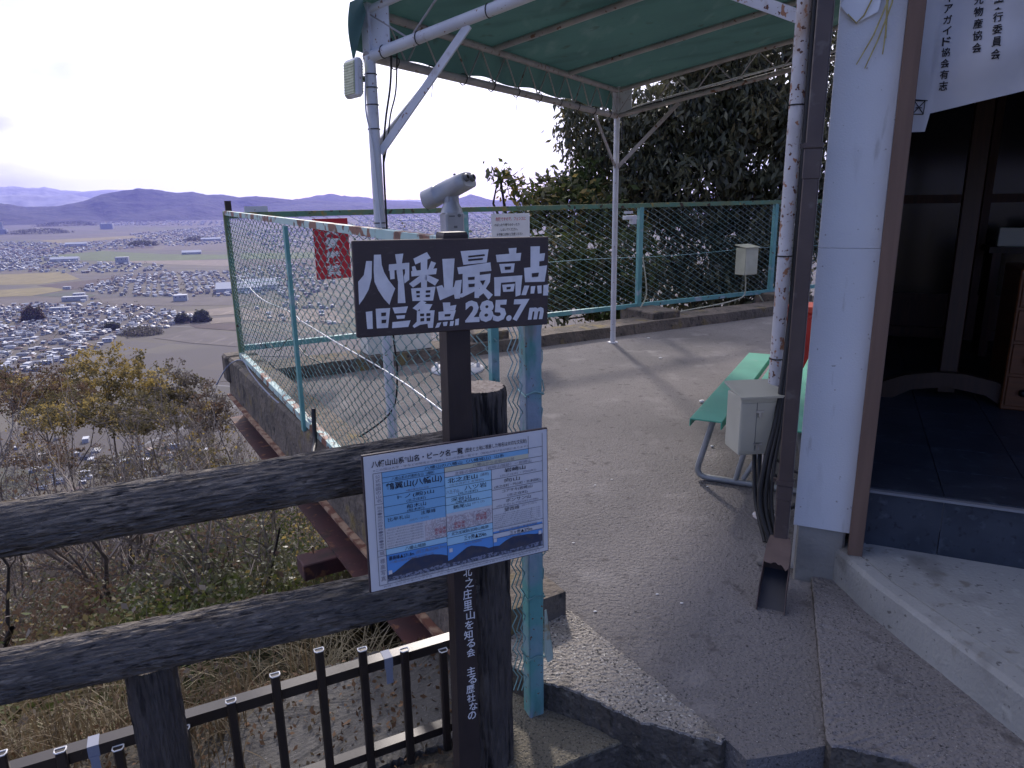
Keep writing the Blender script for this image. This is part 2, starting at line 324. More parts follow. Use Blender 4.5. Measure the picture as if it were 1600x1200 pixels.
# kerb under the far fence
kb = MB(); pts = [fp(u, .617 + noise.noise(Vector((u * 3, 0, 0))) * .012) for u in np.linspace(.18, 11, 120)]; n = len(pts)
top = [p + FV * -.36 for p in pts]
vs = [(p.x, p.y, 0) for p in pts] + [(p.x - FV.x * .015, p.y - FV.y * .015, .115 + noise.noise(p * 4) * .008) for p in pts] + [(p.x, p.y, .122 + noise.noise(p * 5) * .008) for p in top] + [(p.x, p.y, -.6) for p in top]
kb.add(vs, [(r * n + i, r * n + i + 1, (r + 1) * n + i + 1, (r + 1) * n + i) for r in range(3) for i in range(n - 1)])
struct(kb.build('kerb', 'mossy_concrete'))
for u in (2.33, 4.66, 7.0):
    b = MB().box(fp(u, .22, .08), (.42, .62, .24), (FU, FV, UP), bev=.012).build('concrete_block', 'mossy_concrete')
    tag(b, {2.33: 'concrete footing block under the fence post behind the paper notice', 4.66: 'concrete footing block in the kerb below the bare middle fence post', 7.0: 'concrete footing block at the far right end of the back fence'}[u], 'concrete block')
# edge beam of the terrace under the left fence
O0 = Vector((-2.70, 6.62, 0)); O1 = Vector((-.045, 2.20, 0)); od = (O1 - O0).normalized(); on = Vector((-od.y, od.x, 0)) * -1; on = on if on.x < 0 else -on
nn = 90; vs = []; rows = [(.27, 0), (.27, .105), (.02, .11), (0, .09), (-.005, -.02), (0, -.14), (0, -.25), (.3, -.25)]
for off, z in rows:
    for i in range(nn):
        p = O0.lerp(O1, i / (nn - 1)) - on * off; q = noise.noise(Vector((p.x * 6, p.y * 6, z * 7))) * .012 + noise.noise(Vector((p.x * 22, p.y * 22, z * 20))) * .005
        vs.append((p.x + on.x * q, p.y + on.y * q, z + q * .6))
k = len(rows); eb = MB().add(vs, [(r * nn + i, r * nn + i + 1, (r + 1) * nn + i + 1, (r + 1) * nn + i) for r in range(k - 1) for i in range(nn - 1)] + [tuple(r * nn for r in range(k)), tuple(r * nn + nn - 1 for r in range(k))])
blk = eb.build('terrace_edge_wall', 'mossy_concrete'); tag(blk, 'stained concrete edge wall of the terrace under the left chain-link fence', 'wall')
mb = MB().box(O0 - on * .12 + UP * -.005, (.30, .2, .26), (on, od, UP), bev=.02); blk2 = mb.build('end_block', 'mossy_concrete', blk)
bt = thing('steel_beam', 'rusty dark red steel beam running along under the terrace edge wall', 'beam', O0 + UP * -.5)
Lb = (O1 - O0).length; mid = O0.lerp(O1, .5)
MB().box(mid - on * .10 + UP * -.375, (.012, Lb, .236), (on, od, UP)).build('web', 'oxide_red', bt)
MB().box(mid - on * .06 + UP * -.497, (.19, Lb, .016), (on, od, UP)).build('lower_flange', 'oxide_red', bt)
MB().box(mid - on * .05 + UP * -.262, (.17, Lb - .01, .018), (on, od, UP)).build('upper_flange', 'flange_edge', bt)
q = O0.lerp(O1, .62)
MB().box(q + on * .10 + UP * -.56, (.26, .16, .10), (on, od, UP), bev=.006).build('bracket', 'oxide_red', bt)
# stones
def pebble(p, r, m, label, name='stone', cat='stone', sq=(1, 1, .6), seed=0):
    mb = MB(); vs = []; n1, n2 = 14, 9
    for i in range(n2 + 1):
        t = math.pi * i / n2
        for j in range(n1):
            a = 2 * math.pi * j / n1; d = Vector((math.sin(t) * math.cos(a), math.sin(t) * math.sin(a), math.cos(t))); d = d * (1 + .28 * noise.noise(d * 1.4 + Vector((seed * 7.1, 0, 0))))
            vs.append((p[0] + d.x * r * sq[0], p[1] + d.y * r * sq[1], p[2] + d.z * r * sq[2]))
    mb.add(vs, [(i * n1 + j, i * n1 + (j + 1) % n1, (i + 1) * n1 + (j + 1) % n1, (i + 1) * n1 + j) for i in range(n2) for j in range(n1)], 0, True)
    return tag(mb.build(name, m), label, cat)
pebble(atz(1207, 878, .02), .055, 'stone', 'flat grey stone lying beside the foot of the brown downpipe', sq=(1.1, .7, .35), seed=1)
pebble(atz(1097, 627, .012), .020, 'white_stone', 'white pebble on the terrace just left of the green bench end', name='pebble', cat='pebble', seed=2)
pebble(atz(1113, 697, .008), .010, 'white_stone', 'small white pebble on the terrace in front of the bench leg', name='pebble', cat='pebble', seed=3)
for i, (x, y) in enumerate(((1013, 528), (1032, 559), (1130, 499), (1155, 497), (956, 749), (930, 758), (1027, 928), (896, 848), (1065, 942), (930, 955), (885, 733), (1105, 760))):
    pebble(atz(x, y, .004), .012 if y < 600 else .0045, 'white_stone', 'tiny pale speck of litter scattered on the terrace floor', name='litter', cat='litter', sq=(1.5, .8, .4), seed=4 + i)['group'] = 'specks of litter on the terrace floor'
# ------------------------------------------------------------------ chain-link fences
def chain_mesh(name, p0, p1, zb0, zt0, zb1, zt1, cell, r, m, parent, bulge=.0, seed=0):
    d = (p1 - p0); L = d.length; d.normalize(); nrm = Vector((-d.y, d.x, 0)); nw = int(L / cell); V = []; F = []; c = 0
    for i in range(nw + 1):
        x0 = i * cell; zb = zb0 + (zb1 - zb0) * x0 / L; zt = zt0 + (zt1 - zt0) * x0 / L; ns = max(2, int((zt - zb) / (cell * .52))); prev = None
        for k in range(ns + 1):
            z = zb + (zt - zb) * k / ns; sx = .5 * cell * (1 if (k + i) % 2 else -1) * 1.06; w = bulge * math.sin(math.pi * k / ns) * (.6 + .4 * math.sin(x0 * 3.1 + seed))
            jx = noise.noise(Vector((x0 * 2, z * 2, seed))) * cell * .35; jz = noise.noise(Vector((x0 * 2, z * 2, seed + 9))) * cell * .3
            p = p0 + d * (x0 + sx + jx) + nrm * (w + (.003 if (k + i) % 2 else -.003)) + UP * (z + (jz if 0 < k < ns else 0))
            for a in range(3): V.append(p + nrm * (math.cos(a * 2.094) * r) + d * (math.sin(a * 2.094) * r * .8) + UP * (math.sin(a * 2.094) * r * .6))
            if prev is not None:
                for a in range(3): F.append((prev + a, prev + (a + 1) % 3, c + (a + 1) % 3, c + a))
            prev = c; c += 3
    return bulk(name, np.array([tuple(v) for v in V]), np.array(F), [m], parent=parent, smooth=True)
def bar(mb, a, b, w, h, m=0, up=UP):
    a = Vector(a); b = Vector(b); d = (b - a); L = d.length; d.normalize(); y = up.cross(d).normalized(); z = d.cross(y); return mb.box((a + b) / 2, (L, w, h), (d, y, z), m)
FE = 4.95
lf = thing('chain_link_fence', 'near chain-link fence with rusted whitish top rail and teal post on terrace edge', 'fence', fp(0, FE / 2, .1))
ft = lambda v: 1.428 - .0135 * v
bar(MB(), fp(0, -.03, ft(0)), fp(0, FE, ft(FE)), .040, .036).build('top_rail', 'teal_rusted', lf)
bar(MB(), fp(.0, 0, .155), fp(0, FE, .135), .045, .045).build('bottom_rail', 'teal_rusted', lf)
MB().box(fp(0, 0, .77), (.045, .045, 1.34), (FU, FV, UP)).build('post', 'green_rail', lf)
MB().box(fp(-.03, 2.40, .73), (.044, .022, 1.28), (FV, FU, UP)).build('post', 'teal_paint', lf)
MB().box(fp(.0, FE, .735), (.026, .022, 1.25), (FU, FV, UP)).build('post', 'teal_paint', lf)
chain_mesh('wire_mesh', fp(0, .02), fp(0, FE), .18, 1.405, .16, 1.345, .060, .0025, 'mesh_wire', lf, bulge=-.02, seed=1)
tw = [fp(-.012 + .01 * math.sin(v * 4), v, .86 + .02 * math.sin(v * 3.2) - .03 * v + (.02 if v < 2.4 else .09 * (v - 2.4) * (4.9 - v) / 2.5)) for v in np.linspace(0, 4.9, 40)]
MB().tube(tw, .0035, 5).build('tension_wire', 'steel_wire', lf)
# thick entrance post with the loose mesh edge and wires
TP = Vector((.052, 1.955, 0)); a1 = Vector((math.cos(.42), math.sin(.42), 0)); a2 = Vector((-a1.y, a1.x, 0))
gp = thing('gate_post', 'thick square post in flaking teal paint beside the round log post', 'post', TP + UP * -.1)
MB().box(TP + UP * .62, (.050, .050, 1.46), (a1, a2, UP), bev=.004).build('shaft', 'teal_thick', gp)
for z in (.97, .62, .33, .12):
    ring = [TP + a1 * (sx * .0275) + a2 * (sy * .0275) + UP * (z + .008 * math.sin(i * 1.7)) for i, (sx, sy) in enumerate(((-1, -1), (0, -1.02), (1, -1), (1.03, 0), (1, 1), (-1, 1), (-1, -1)))]; MB().tube(ring, .003, 5).build('wire_wrap', 'mesh_wire', gp)
lw = MB()
for k in range(3):
    pts = [TP + a1 * (-.043 - .011 * k + (.010 if i % 2 else -.010)) + a2 * (-.02 + .006 * k + (.004 if i % 2 else -.004)) + UP * (.02 + i * .036 + noise.noise(Vector((i * .9, k * 3., 0))) * .014) for i in range(37)]; lw.tube(pts, .0022, 4)
for i in range(14):
    z = .1 + i * .085; p = TP + a1 * .026 + UP * z; lw.tube([p, p + a1 * (.012 + .006 * math.sin(i * 2)) + UP * .02, p + a1 * .012 + UP * .05, p + UP * .07], .002, 4)
lw.build('mesh_edge', 'mesh_wire', gp)
pl = MB(); pp = [(.026, .30), (.034, .30), (.052, .17), (.058, .12), (.036, .115), (.026, .15)]
pl.add([TP + a1 * x + a2 * (-.03 + .004 * (i % 2)) + UP * (z - .02) for i, (x, z) in enumerate(pp)] + [TP + a1 * x + a2 * (-.027 + .004 * (i % 2)) + UP * (z - .02) for i, (x, z) in enumerate(pp)], [tuple(range(6)), tuple(range(6, 12))[::-1]] + [(i, (i + 1) % 6, 6 + (i + 1) % 6, 6 + i) for i in range(6)]); pl.build('peeling_paint', 'peel', gp)
bf = thing('chain_link_fence', 'long green chain-link fence along the back of the terrace in front of the trees', 'fence', fp(4.5, 0, 0))
bar(MB(), fp(0.03, 0, 1.405), fp(11, 0, 1.405), .05, .05).build('top_rail', 'green_rail', bf)
bar(MB(), fp(.03, 0, .215), fp(11, 0, .205), .045, .05).build('bottom_rail', 'teal_paint', bf)
for k in range(1, 5): MB().box(fp(2.33 * k, .0, .75), (.06, .05, 1.27), (FU, FV, UP)).build('post', 'teal_paint', bf)
chain_mesh('wire_mesh', fp(.03, 0), fp(10.2, 0), .22, 1.39, .22, 1.39, .064, .0027, 'mesh_wire_far', bf, seed=4)
MB().tube([fp(u, -.006, .80 + .012 * math.sin(u * 2.1)) for u in np.linspace(0, 10, 60)], .003, 4).build('tension_wire', 'mesh_wire_far', bf)
cb = MB(); c0 = fp(.1, .05)
MB().box(fp(.03, -.03, 1.475), (.05, .05, .11), (FU, FV, UP)).build('corner_stub', 'brown_paint', bf)
MB().box(fp(.26, .0, 1.455), (.20, .012, .05), (FU, FV, UP)).build('corner_plate', 'white_pipe', bf)
tag(MB().box(fp(4.46, .05, 1.27), (.17, .07, .045), (FU, FV, UP), bev=.005).box(fp(4.50, .06, 1.225), (.06, .06, .06), (FU, FV, UP)).box(fp(4.44, .05, 1.33), (.10, .04, .03), (FU, FV, UP)).build('sensor', 'white_pipe'), 'small white bracket fitting clipped near the top of the middle back fence post', 'bracket')
# notices on fences
def flat_box(o, ax, up, W, H, T, mb, m=0): nrm = Vector(ax).cross(Vector(up)); return mb.box(Vector(o), (W, H, T), (Vector(ax), Vector(up), nrm), m)
pn = thing('paper_notice', 'white laminated paper notice with lines of writing tied to the back fence', 'notice', fp(2.83, .03, 1.0))
pc = fp(2.86, .032, 1.19); nF = FV
flat_box(pc, FU, UP, .47, .33, .004, MB()).build('sheet', 'paper_white', pn)
sh = Sheet(pc - FU * .235 + UP * .165 + nF * .002, FU, UP, .47, .33, nF)
sh.trect('危険ですので、フェンスに', .05, .035, .42, .075, 1, .01)
sh.trect('のぼったり寄りかかったり', .035, .10, .34, .13, 0, .01); sh.trect('しないでください。', .11, .15, .32, .18, 0, .01); sh.trect('お子様には特にご注意ください', .06, .20, .38, .23, 0, .01); sh.trect('公園管理者', .17, .265, .34, .285, 0, .015)
sh.mb.build('lettering', ['ink', 'red_ink'], pn)
# the red sign hangs on the back fence and shows through the near one
rc = fp(.908, .034, 1.075); rs = thing('fire_warning_sign', 'red vertical fire warning sign with white characters seen through the near fence', 'sign', rc - UP * .28)
flat_box(rc, FU, UP, .335, .56, .004, MB()).build('plate', 'red_plate', rs)
sh = Sheet(rc - FU * .1675 + UP * .28 + FV * .0022, FU, UP, .335, .56, FV)
for i, ch in enumerate('火気厳禁'): sh.trect(ch, .10, .045 + i * .127, .24, .160 + i * .127, 0, .035)
sh.mb.build('lettering', ['white_letter'], rs)
# ------------------------------------------------------------------ log fence (concrete made to look like logs)
def log(name, a, b, r, m, parent, endm='log_end', seed=0, taper=0):
    a = Vector(a); b = Vector(b); d = (b - a); L = d.length; d.normalize(); vert = abs(d.z) > .7
    if vert: X = Vector((1, 0, 0)); Y = d.cross(X).normalized(); X = Y.cross(d)
    else: Y = UP.cross(d).normalized(); X = None; Z = d.cross(Y)
    n1 = 150; n2 = max(8, int(L / .008)); vs = []
    for i in range(n2 + 1):
        x = L * i / n2
        for j in range(n1):
            t = 2 * math.pi * j / n1; ct, st = math.cos(t), math.sin(t)
            w = noise.noise(Vector((x * 3, ct * 2, st * 2 + seed))) * .25; xa = x * 9.5 + w * 3
            rg = 1 - abs(noise.noise(Vector((xa, ct * 15 + w * 2, st * 15 + seed)))) * 2.2
            q = noise.noise(Vector((x * 1.6, ct * 1.6, st * 1.6 + seed))) * .05 - max(0, rg) ** 2 * .075 + noise.noise(Vector((x * 9, ct * 11, st * 11 + seed))) * .055 + noise.noise(Vector((x * 30, ct * 30, st * 30 + seed))) * .03
            rr = r * (1 + q) * (1 - taper * x / L)
            if i in (0, n2): rr *= .94
            vs.append((x, ct * rr, st * rr) if not vert else (ct * rr, st * rr, x))
    mb = MB(); mb.add(vs, [(i * n1 + j, i * n1 + (j + 1) % n1, (i + 1) * n1 + (j + 1) % n1, (i + 1) * n1 + j) for i in range(n2) for j in range(n1)], 0, True)
    mb.add(vs[:n1], [tuple(range(n1))], 0); mb.add([(v[0] * .985, v[1] * .985, v[2] + .0005) if vert else (v[0], v[1], v[2]) for v in vs[-n1:]], [tuple(range(n1))], 1)
    o = Vector(ORG[parent.name]); ORG[parent.name] = (0, 0, 0); ob = mb.build(name, [m, endm], parent); ORG[parent.name] = tuple(o)
    M = Matrix.Identity(4)
    if not vert:
        for i, c in enumerate((d, Y, Z)): M[0][i], M[1][i], M[2][i] = c
    M.translation = a - o; ob.matrix_local = M; return ob
LP = Vector((-.085, 1.765, 0))
lg = thing('log_fence', 'low guard fence of two thick bark-textured log rails on round posts', 'fence', LP + UP * -.35)
rl = aty(0, 829, 1.43); rr = LP + UP * .872; e = (rl - rr); log('rail', rr, rl + e * 1.5, .061, 'bark', lg, seed=1)
rl2 = aty(0, 1058, 1.43); rr2 = LP + UP * .505; e2 = rl2 - rr2; log('rail', rr2, rl2 + e2 * 1.5, .062, 'bark', lg, seed=5)
log('post', LP + UP * -.4, LP + UP * 1.038, .071, 'bark_post', lg, seed=9)
pq = aty(235, 1040, 1.585); log('post', Vector((pq.x, pq.y, -.6)), pq + UP * .012, .060, 'bark_post', lg, endm='bark_post', seed=13)
# ------------------------------------------------------------------ summit sign
th = .3955; bx = Vector((math.cos(th), math.sin(th), 0)); bn = Vector((math.sin(th), -math.cos(th), 0))
SP = Vector((-.134, 1.634, 0)) + bn * .002
sg = thing('summit_sign', 'dark brown hand-painted summit name board on a square post with white lettering', 'sign', SP + UP * -.3)
mb = MB(); tl = Vector((-.004, 0, 0))
axp = (bx, -bn, UP)
vs = []
for z in (-.4, 1.425, 1.432):
    k = .0285 if z < 1.43 else .026
    for sx, sy in ((-1, -1), (1, -1), (1, 1), (-1, 1)): vs.append(SP + bx * (sx * k) + bn * (sy * k) + UP * z + bx * (-.010 + .010 * z))
mb.add(vs, [(0, 1, 5, 4), (1, 2, 6, 5), (2, 3, 7, 6), (3, 0, 4, 7), (4, 5, 9, 8), (5, 6, 10, 9), (6, 7, 11, 10), (7, 4, 8, 11), (8, 9, 10, 11), (3, 2, 1, 0)]); post = mb.build('post', 'brown_paint', sg)
BW, BH = .4541, .2057; ro_ = -.0167; BX = bx * math.cos(ro_) + UP * math.sin(ro_); BU = UP * math.cos(ro_) - bx * math.sin(ro_); BC = Vector((-.1198, 1.600, 1.3158))
mbd = MB().box(BC - bn * .007, (BW, BH, .014), (BX, BU, BX.cross(BU)), bev=.002); brd = mbd.build('name_board', 'board_paint', sg)
tlb = BC - BX * (BW / 2) + BU * (BH / 2)
hb = homog([(35, 90), (1088, 68), (1085, 538), (62, 611)], [(0, 0), (BW, 0), (BW, BH), (0, BH)])
sh = Sheet(tlb, BX, BU, BW, BH, bn); sh2 = []
K = lambda s: [tuple(float(q) for q in p.split(',')) for p in s.split()]
polys = ['110.6,198 141.5,198 139,288 123.5,350 97.8,396 72,432 67,309 97.8,273', '151.8,164.6 189.3,163.6 193,216 205.8,257 229,298.4 265,344.7 247,391 234,432 205.8,401 175,355 154.3,308.7 150.2,248',
 '265,162 308.7,158 301,211 311.2,308.7 320,422 279,423 280.4,308.7 272.7,257 272.7,211', '231.5,216 340.6,206.8 339.6,239 230.5,250', '231.5,218 259.8,213.5 262.4,293 239.2,296', '316.4,208.4 340.6,206.8 340.6,298.4 314.9,318 311,283 318,262',
 '362.7,185.2 434.8,150.2 455.3,182.6 373,216', '401.3,195.5 437.3,185.2 434.8,339.6 403.9,339.6', '350,252 488.8,236.7 483.7,267.5 352.4,280.4', '354,228 371,224 382,254 358,262', '457.9,198 483.7,208.4 463,252 442,240', '401.3,272.7 419.3,298.4 360.2,339.6 339.6,319', '429.6,267.5 499,298.4 478.5,329 422,296', '349.9,344.7 481,334.4 468,409 357.6,411.6',
 '517,187 583,184 572,352 528,360', '486,335 516,326 533,354 580,336 588,303 622,298 612,398 585,400 580,376 505,408',
 '615,145 765,135 755,206 630,218', '597,232 775,205 780,250 605,268', '626,255 718,247 714,395 690,395 690,360 625,392 606,392 604,380 626,368', '700,275 776,265 772,310 750,345 788,378 765,405 737,370 702,397 695,368 718,345 704,312',
 '872,130 915,127 912,166 878,168', '804,165 940,154 935,196 810,204', '822,214 905,210 899,258 833,263', '795,285 946,274 936,380 910,388 909,308 832,314 828,385 797,385', '838,325 906,319 899,360 844,363',
 '990,120 1040,119 1036,240 990,240', '1028,160 1068,155 1062,196 1030,200', '955,235 1079,221 1066,308 961,311', '957,329 984,329 966,380 941,380', '992,333 1016,331 1010,371 990,372', '1026,330 1050,328 1050,370 1030,372', '1060,327 1087,323 1085,382 1058,382',
 '107,470 142,465 145,560 115,562', '160,453 238,449 226,555 166,558', '250,447 333,440 322,475 262,478', '270,490 318,487 315,505 275,508', '250,525 347,515 335,550 248,557', '358,450 405,408 432,418 385,465', '392,424 464,429 443,470 398,470', '381,465 476,461 467,555 441,556 438,533 398,539 366,556 358,545 380,522',
 '520,420 560,419 560,470 525,471', '548,440 593,432 586,461 550,463', '497,470 590,461 575,512 497,515', '490,530 512,525 500,552 479,556', '520,525 546,522 541,545 523,546', '560,520 581,518 575,545 557,546', '588,510 607,505 605,540 585,543']
holes = ['655,170 742,161 744,170 657,179', '654,188 734,181 733,191 655,198', '653,284 690,281 689,297 655,299', '656,320 690,318 689,335 658,338', '718,303 747,300 734,328', '850,228 885,226 882,243 852,245', '860,337 884,335 881,348 861,350', '996,263 1034,259 1030,281 997,284',
 '376,357.5 396,357 396,370 377,370.5', '428,355 453,353 452,366 428,367', '378,380 396,379.5 396,391 379,391.5', '427,378.5 451,377.5 450,389.5 427,390.5', '189,474 216,472 214,491 190,493', '191,512 217,510 214,529 191,531', '397,479 419,478 418,492 398,493', '431,477 453,476 452,491 431,492', '399,504 420,502 419,519 399,521', '432,502 453,501 451,518 432,519', '529,482 562,480 558,493 529,495']
for i, p in enumerate(polys): sh.poly([hb(*q) for q in K(p)], 0, .0006 + (i % 5) * .00015)
for i, p in enumerate(holes): sh.poly([hb(*q) for q in K(p)], 1, .0022)
def hq(*c): return [hb(*q) for q in c]
sh.text('285.7', hq((640, 410), (985, 398), (965, 517), (640, 530)), 0, .045, .0014); sh.text('m', hq((985, 447), (1066, 443), (1054, 508), (976, 512)), 0, .05, .0014)
sh.mb.build('lettering', ['white_letter', 'hole_brown'], brd)
# writing down the post
pf = Sheet(SP + bn * .0287 - bx * .0285 + UP * .72, bx, UP, .057, .8, bn)
txt = '北之庄里山を知る会　主る歴社なの'; zz = .026
for i, ch in enumerate(txt):
    h = .0315 if i < 4 else .0270; y0 = zz; zz += h * 1.0
    if ch == '　': continue
    x0 = .0235 + .004 * math.sin(i * 1.9) + i * .0002
    off = (-.010 + .010 * (.72 - y0))
    pf.trect(ch, x0 + off, y0 + .001 + .075, x0 + off + .023, y0 + h * .93 + .075, 0, .014, .0006)
pf.mb.build('post_lettering', ['white_letter'], post)
# ------------------------------------------------------------------ information board
mat('print_white', (.60, .60, .62), rough=.45); mat('print_blue', (.21, .43, .66), rough=.45); mat('print_sky', (.36, .60, .76), rough=.45); mat('print_deep', (.07, .20, .50), rough=.45); mat('print_cream', (.55, .53, .40), rough=.45)
mat('print_ink', (.02, .02, .03), rough=.5); mat('print_grey', (.20, .20, .24), rough=.5); mat('print_red', (.42, .10, .12), rough=.5); mat('print_hill', (.035, .045, .085), (.06, .06, .08), 60, .4, .6, .45); mat('print_town', (.22, .24, .32), (.06, .07, .10), 160, .45, .55, .45); mat('print_photo_sky', (.11, .30, .66), rough=.45)
mat('print_contour', (.46, .40, .42), (.58, .56, .58), 220, .45, .55, .45); mat('board_edge', (.05, .035, .04), rough=.6)
ti, ri, li = .4666, -.0238, .0531; ax = Vector((math.cos(ti), math.sin(ti), 0)); nm = Vector((math.sin(ti), -math.cos(ti), 0)); up = UP * math.cos(li) - nm * math.sin(li)
IX = ax * math.cos(ri) + up * math.sin(ri); IU = up * math.cos(ri) - ax * math.sin(ri); IN = IX.cross(IU); ks = .972; IW, IH = .4703 * ks, .3256 * ks; IC = CAM + (Vector((-.1248, 1.600, .7802)) - CAM) * ks
ib = thing('information_board', 'printed white and blue information sheet about mountain names fixed across the log post', 'sign', IC - UP * IH / 2)
MB().box(IC - IN * .005, (IW + .006, IH + .006, .008), (IX, IU, IN)).build('backing', 'board_edge', ib)
MB().box(IC, (IW, IH, .003), (IX, IU, IN)).build('sheet', 'print_white', ib)
sh = Sheet(IC - IX * IW / 2 + IU * IH / 2 + IN * .0015, IX, IU, IW, IH, IN)
MM = ['print_ink', 'print_grey', 'print_blue', 'print_sky', 'print_deep', 'print_cream', 'print_red', 'print_hill', 'print_town', 'print_photo_sky', 'print_contour', 'print_white']
INK, GRY, BLU, SKY, DEE, CRE, RED, HIL, TOW, PSK, CON, WHT = range(12)
S = lambda a: a * IW
T = lambda a: a * IH
def rc_(a, b, c, d, m, l=None): sh.rect(S(a), T(b), S(c), T(d), m, l)
def tx(s_, a, b, c, d, m=INK, off=.0): sh.trect(s_, S(a), T(b), S(c), T(d), m, off)
def ln(a, b, c, d, w=.0009): sh.line(S(a), T(b), S(c), T(d), w, INK)
c0, c1, c2, c3 = .083, .405, .665, .965
rc_(c0, .128, .885, .168, BLU); rc_(c0, .168, c1, .545, BLU); rc_(c1, .168, .885, .205, CRE); rc_(c1, .245, c2, .525, SKY)
rc_(c0, .70, c1, .745, SKY); rc_(c1, .665, c2, .775, SKY); rc_(c0, .745, c3, .945, PSK, .0005); rc_(c2, .76, c3, .80, WHT, .0011)
rc_(.29, .545, c2, .70, CON, .0009)
# little photographs of the three mountains
def hill(a0, a1, base, pts, m, l): sh.poly([(S(a0), T(base))] + [(S(a0 + (a1 - a0) * p), T(q)) for p, q in pts] + [(S(a1), T(base))], m, l)
hill(c0, c1, .945, [(0, .90), (.12, .885), (.3, .835), (.42, .808), (.5, .815), (.6, .812), (.75, .815), (.9, .832), (1, .85)], HIL, .0013)
hill(c1, c2, .945, [(0, .895), (.1, .888), (.3, .845), (.42, .82), (.52, .815), (.66, .83), (.8, .845), (.9, .865), (1, .862)], HIL, .0013)
hill(c2, c3, .945, [(0, .86), (.12, .865), (.25, .835), (.4, .815), (.55, .82), (.7, .823), (.85, .835), (1, .84)], HIL, .0013)
for a, b in ((c0, c1), (c1, c2), (c2, c3)): hill(a, b, .945, [(0, .915), (.3, .918), (.6, .912), (1, .905)], TOW, .0015)
for a, b in ((.09, .865), (.415, .80), (.668, .80), (.94, .815)): rc_(a, b, a + .018, b + .03, WHT, .0018)
ln(.04, .128, .965, .128, .0007)
for y in (.128, .965): ln(.04, y, .97, y)
for x in (.04, c0, .97): ln(x, .128, x, .965)
ln(.885, .03, .885, .168); ln(.97, .02, .97, .128); ln(c1, .168, c1, .965); ln(c2, .245, c2, .945)
for y in (.168, .205, .305, .385, .455): ln(c0, y, c1, y)
for y in (.168, .205, .245, .325, .40, .46): ln(c1, y, c2, y)
for y in (.205, .245, .325, .41, .49, .56, .72, .76, .80): ln(c2, y, .97, y)
for y in (.70, .745): ln(c0, y, c1, y)
for y in (.665, .715, .775): ln(c1, y, c2, y)
ln(c0, .945, .97, .945)
for y in (.355, .70, .745): ln(.04, y, c0, y)
tx('八幡山山系*山名・ピーク名一覧', .035, .037, .51, .085, INK, .018); tx('(歴史と土地に根差した地名は大切な文化財)', .52, .045, .875, .085, INK, .006)
tx('※この図は大字・字などの地名から作成した山の名前一覧です（現地の呼び名が他にあります）', .04, .097, .88, .115, GRY)
tx('八幡山の八幡山（八幡城山）山系', .30, .136, .74, .161, INK); tx('八幡山から北側の山並', .56, .176, .80, .199, GRY); tx('北峰の岩崎山（岩崎山城跡）ー岩崎山', .46, .214, .90, .239, GRY)
tx('八幡山系の代表的な山（通称）', .13, .175, .35, .199, INK); tx('鶴翼山(八幡山)', .10, .213, .39, .272, INK, .010); tx('※鶴が翼を広げた形', .20, .282, .32, .299, GRY)
tx('トノ(殿)山', .155, .314, .345, .348); tx('(北之庄町)', .20, .355, .30, .38); tx('船木山', .20, .394, .30, .425); tx('(船木町)', .20, .43, .29, .452); tx('比牟礼山', .10, .467, .21, .497); tx('法華峰', .27, .462, .35, .492); tx('(ひむれ・ほっけ)', .21, .508, .31, .527, GRY)
tx('北之庄山', .42, .255, .585, .293, INK, .012); tx('(通称)', .60, .258, .65, .285, GRY); tx('(北之庄町と多賀町)', .43, .30, .62, .318, GRY); tx('八王子山', .41, .345, .48, .375, GRY); tx('八ツ岩', .51, .333, .635, .37); tx('(北之庄町)', .475, .375, .585, .396); tx('深谷山', .435, .408, .545, .438); tx('(南津田町)', .46, .44, .59, .458); tx('鶴尾山', .445, .468, .54, .498); tx('(かくび)', .55, .47, .62, .49, GRY)
tx('岩崎山', .74, .253, .865, .285, INK, .012); tx('(北之庄町・円山町)', .715, .297, .93, .317, GRY); tx('向山', .74, .333, .83, .365); tx('(北之庄町・円山町・北津田町)', .68, .378, .955, .403); tx('コアサキ(岩崎)山', .725, .418, .905, .448); tx('(北之庄町)', .755, .458, .875, .482); tx('ボンサン山', .745, .497, .895, .527); tx('(白王町と円山町の境)', .69, .535, .94, .553, GRY); tx('望西峰', .735, .567, .825, .597); tx('(ぼうさいほう)', .84, .565, .93, .585, GRY)
for i in range(7): tx('大房山から尾根づたいに続く峰々の名は村人の暮らしと共に'[i % 4:], c2 + .008, .607 + i * .016, .955 - .02 * (i == 6), .618 + i * .016, GRY)
for i in range(7): tx('八幡山は近江八幡の町を見守る山で城跡の石垣が残る'[i % 3:], c0 + .008, .552 + i * .0205, .28 - .06 * (i == 6), .566 + i * .0205, GRY)
tx('八幡山城跡', .18, .71, .29, .738); tx('最高峰▲271.8m', .095, .757, .225, .79, INK, .012); tx('(旧三角点285.7m)', .235, .757, .395, .787, GRY); tx('北之庄城跡(岩崎山城)跡', .43, .675, .64, .705); tx('三ヶ所▲254m', .50, .723, .625, .762, INK, .01); tx('標高の出典は国土地理院地図', .70, .735, .93, .754, GRY); tx('三ヶ所▲273m', .765, .766, .90, .796, INK, .01)
tx('八幡山城は羽柴秀次が築いた', .10, .797, .33, .815, GRY); tx('頂上に村雲御所', .50, .782, .60, .797, GRY); tx('大中から望む', .74, .808, .84, .822, GRY)
for s_, a, b in (('八幡堀から見た鶴翼山の全景', .12, .38), ('水郷から見た北之庄山', .47, .63), ('長命寺街道から見た岩崎山の峰', .71, .94)): tx(s_, a, .949, b, .962, GRY)
tx('作成：北之庄の里山を守る会　この一覧に載せた山名は地元の聞き取りによるもので異説もあります', .06, .972, .95, .986, GRY)
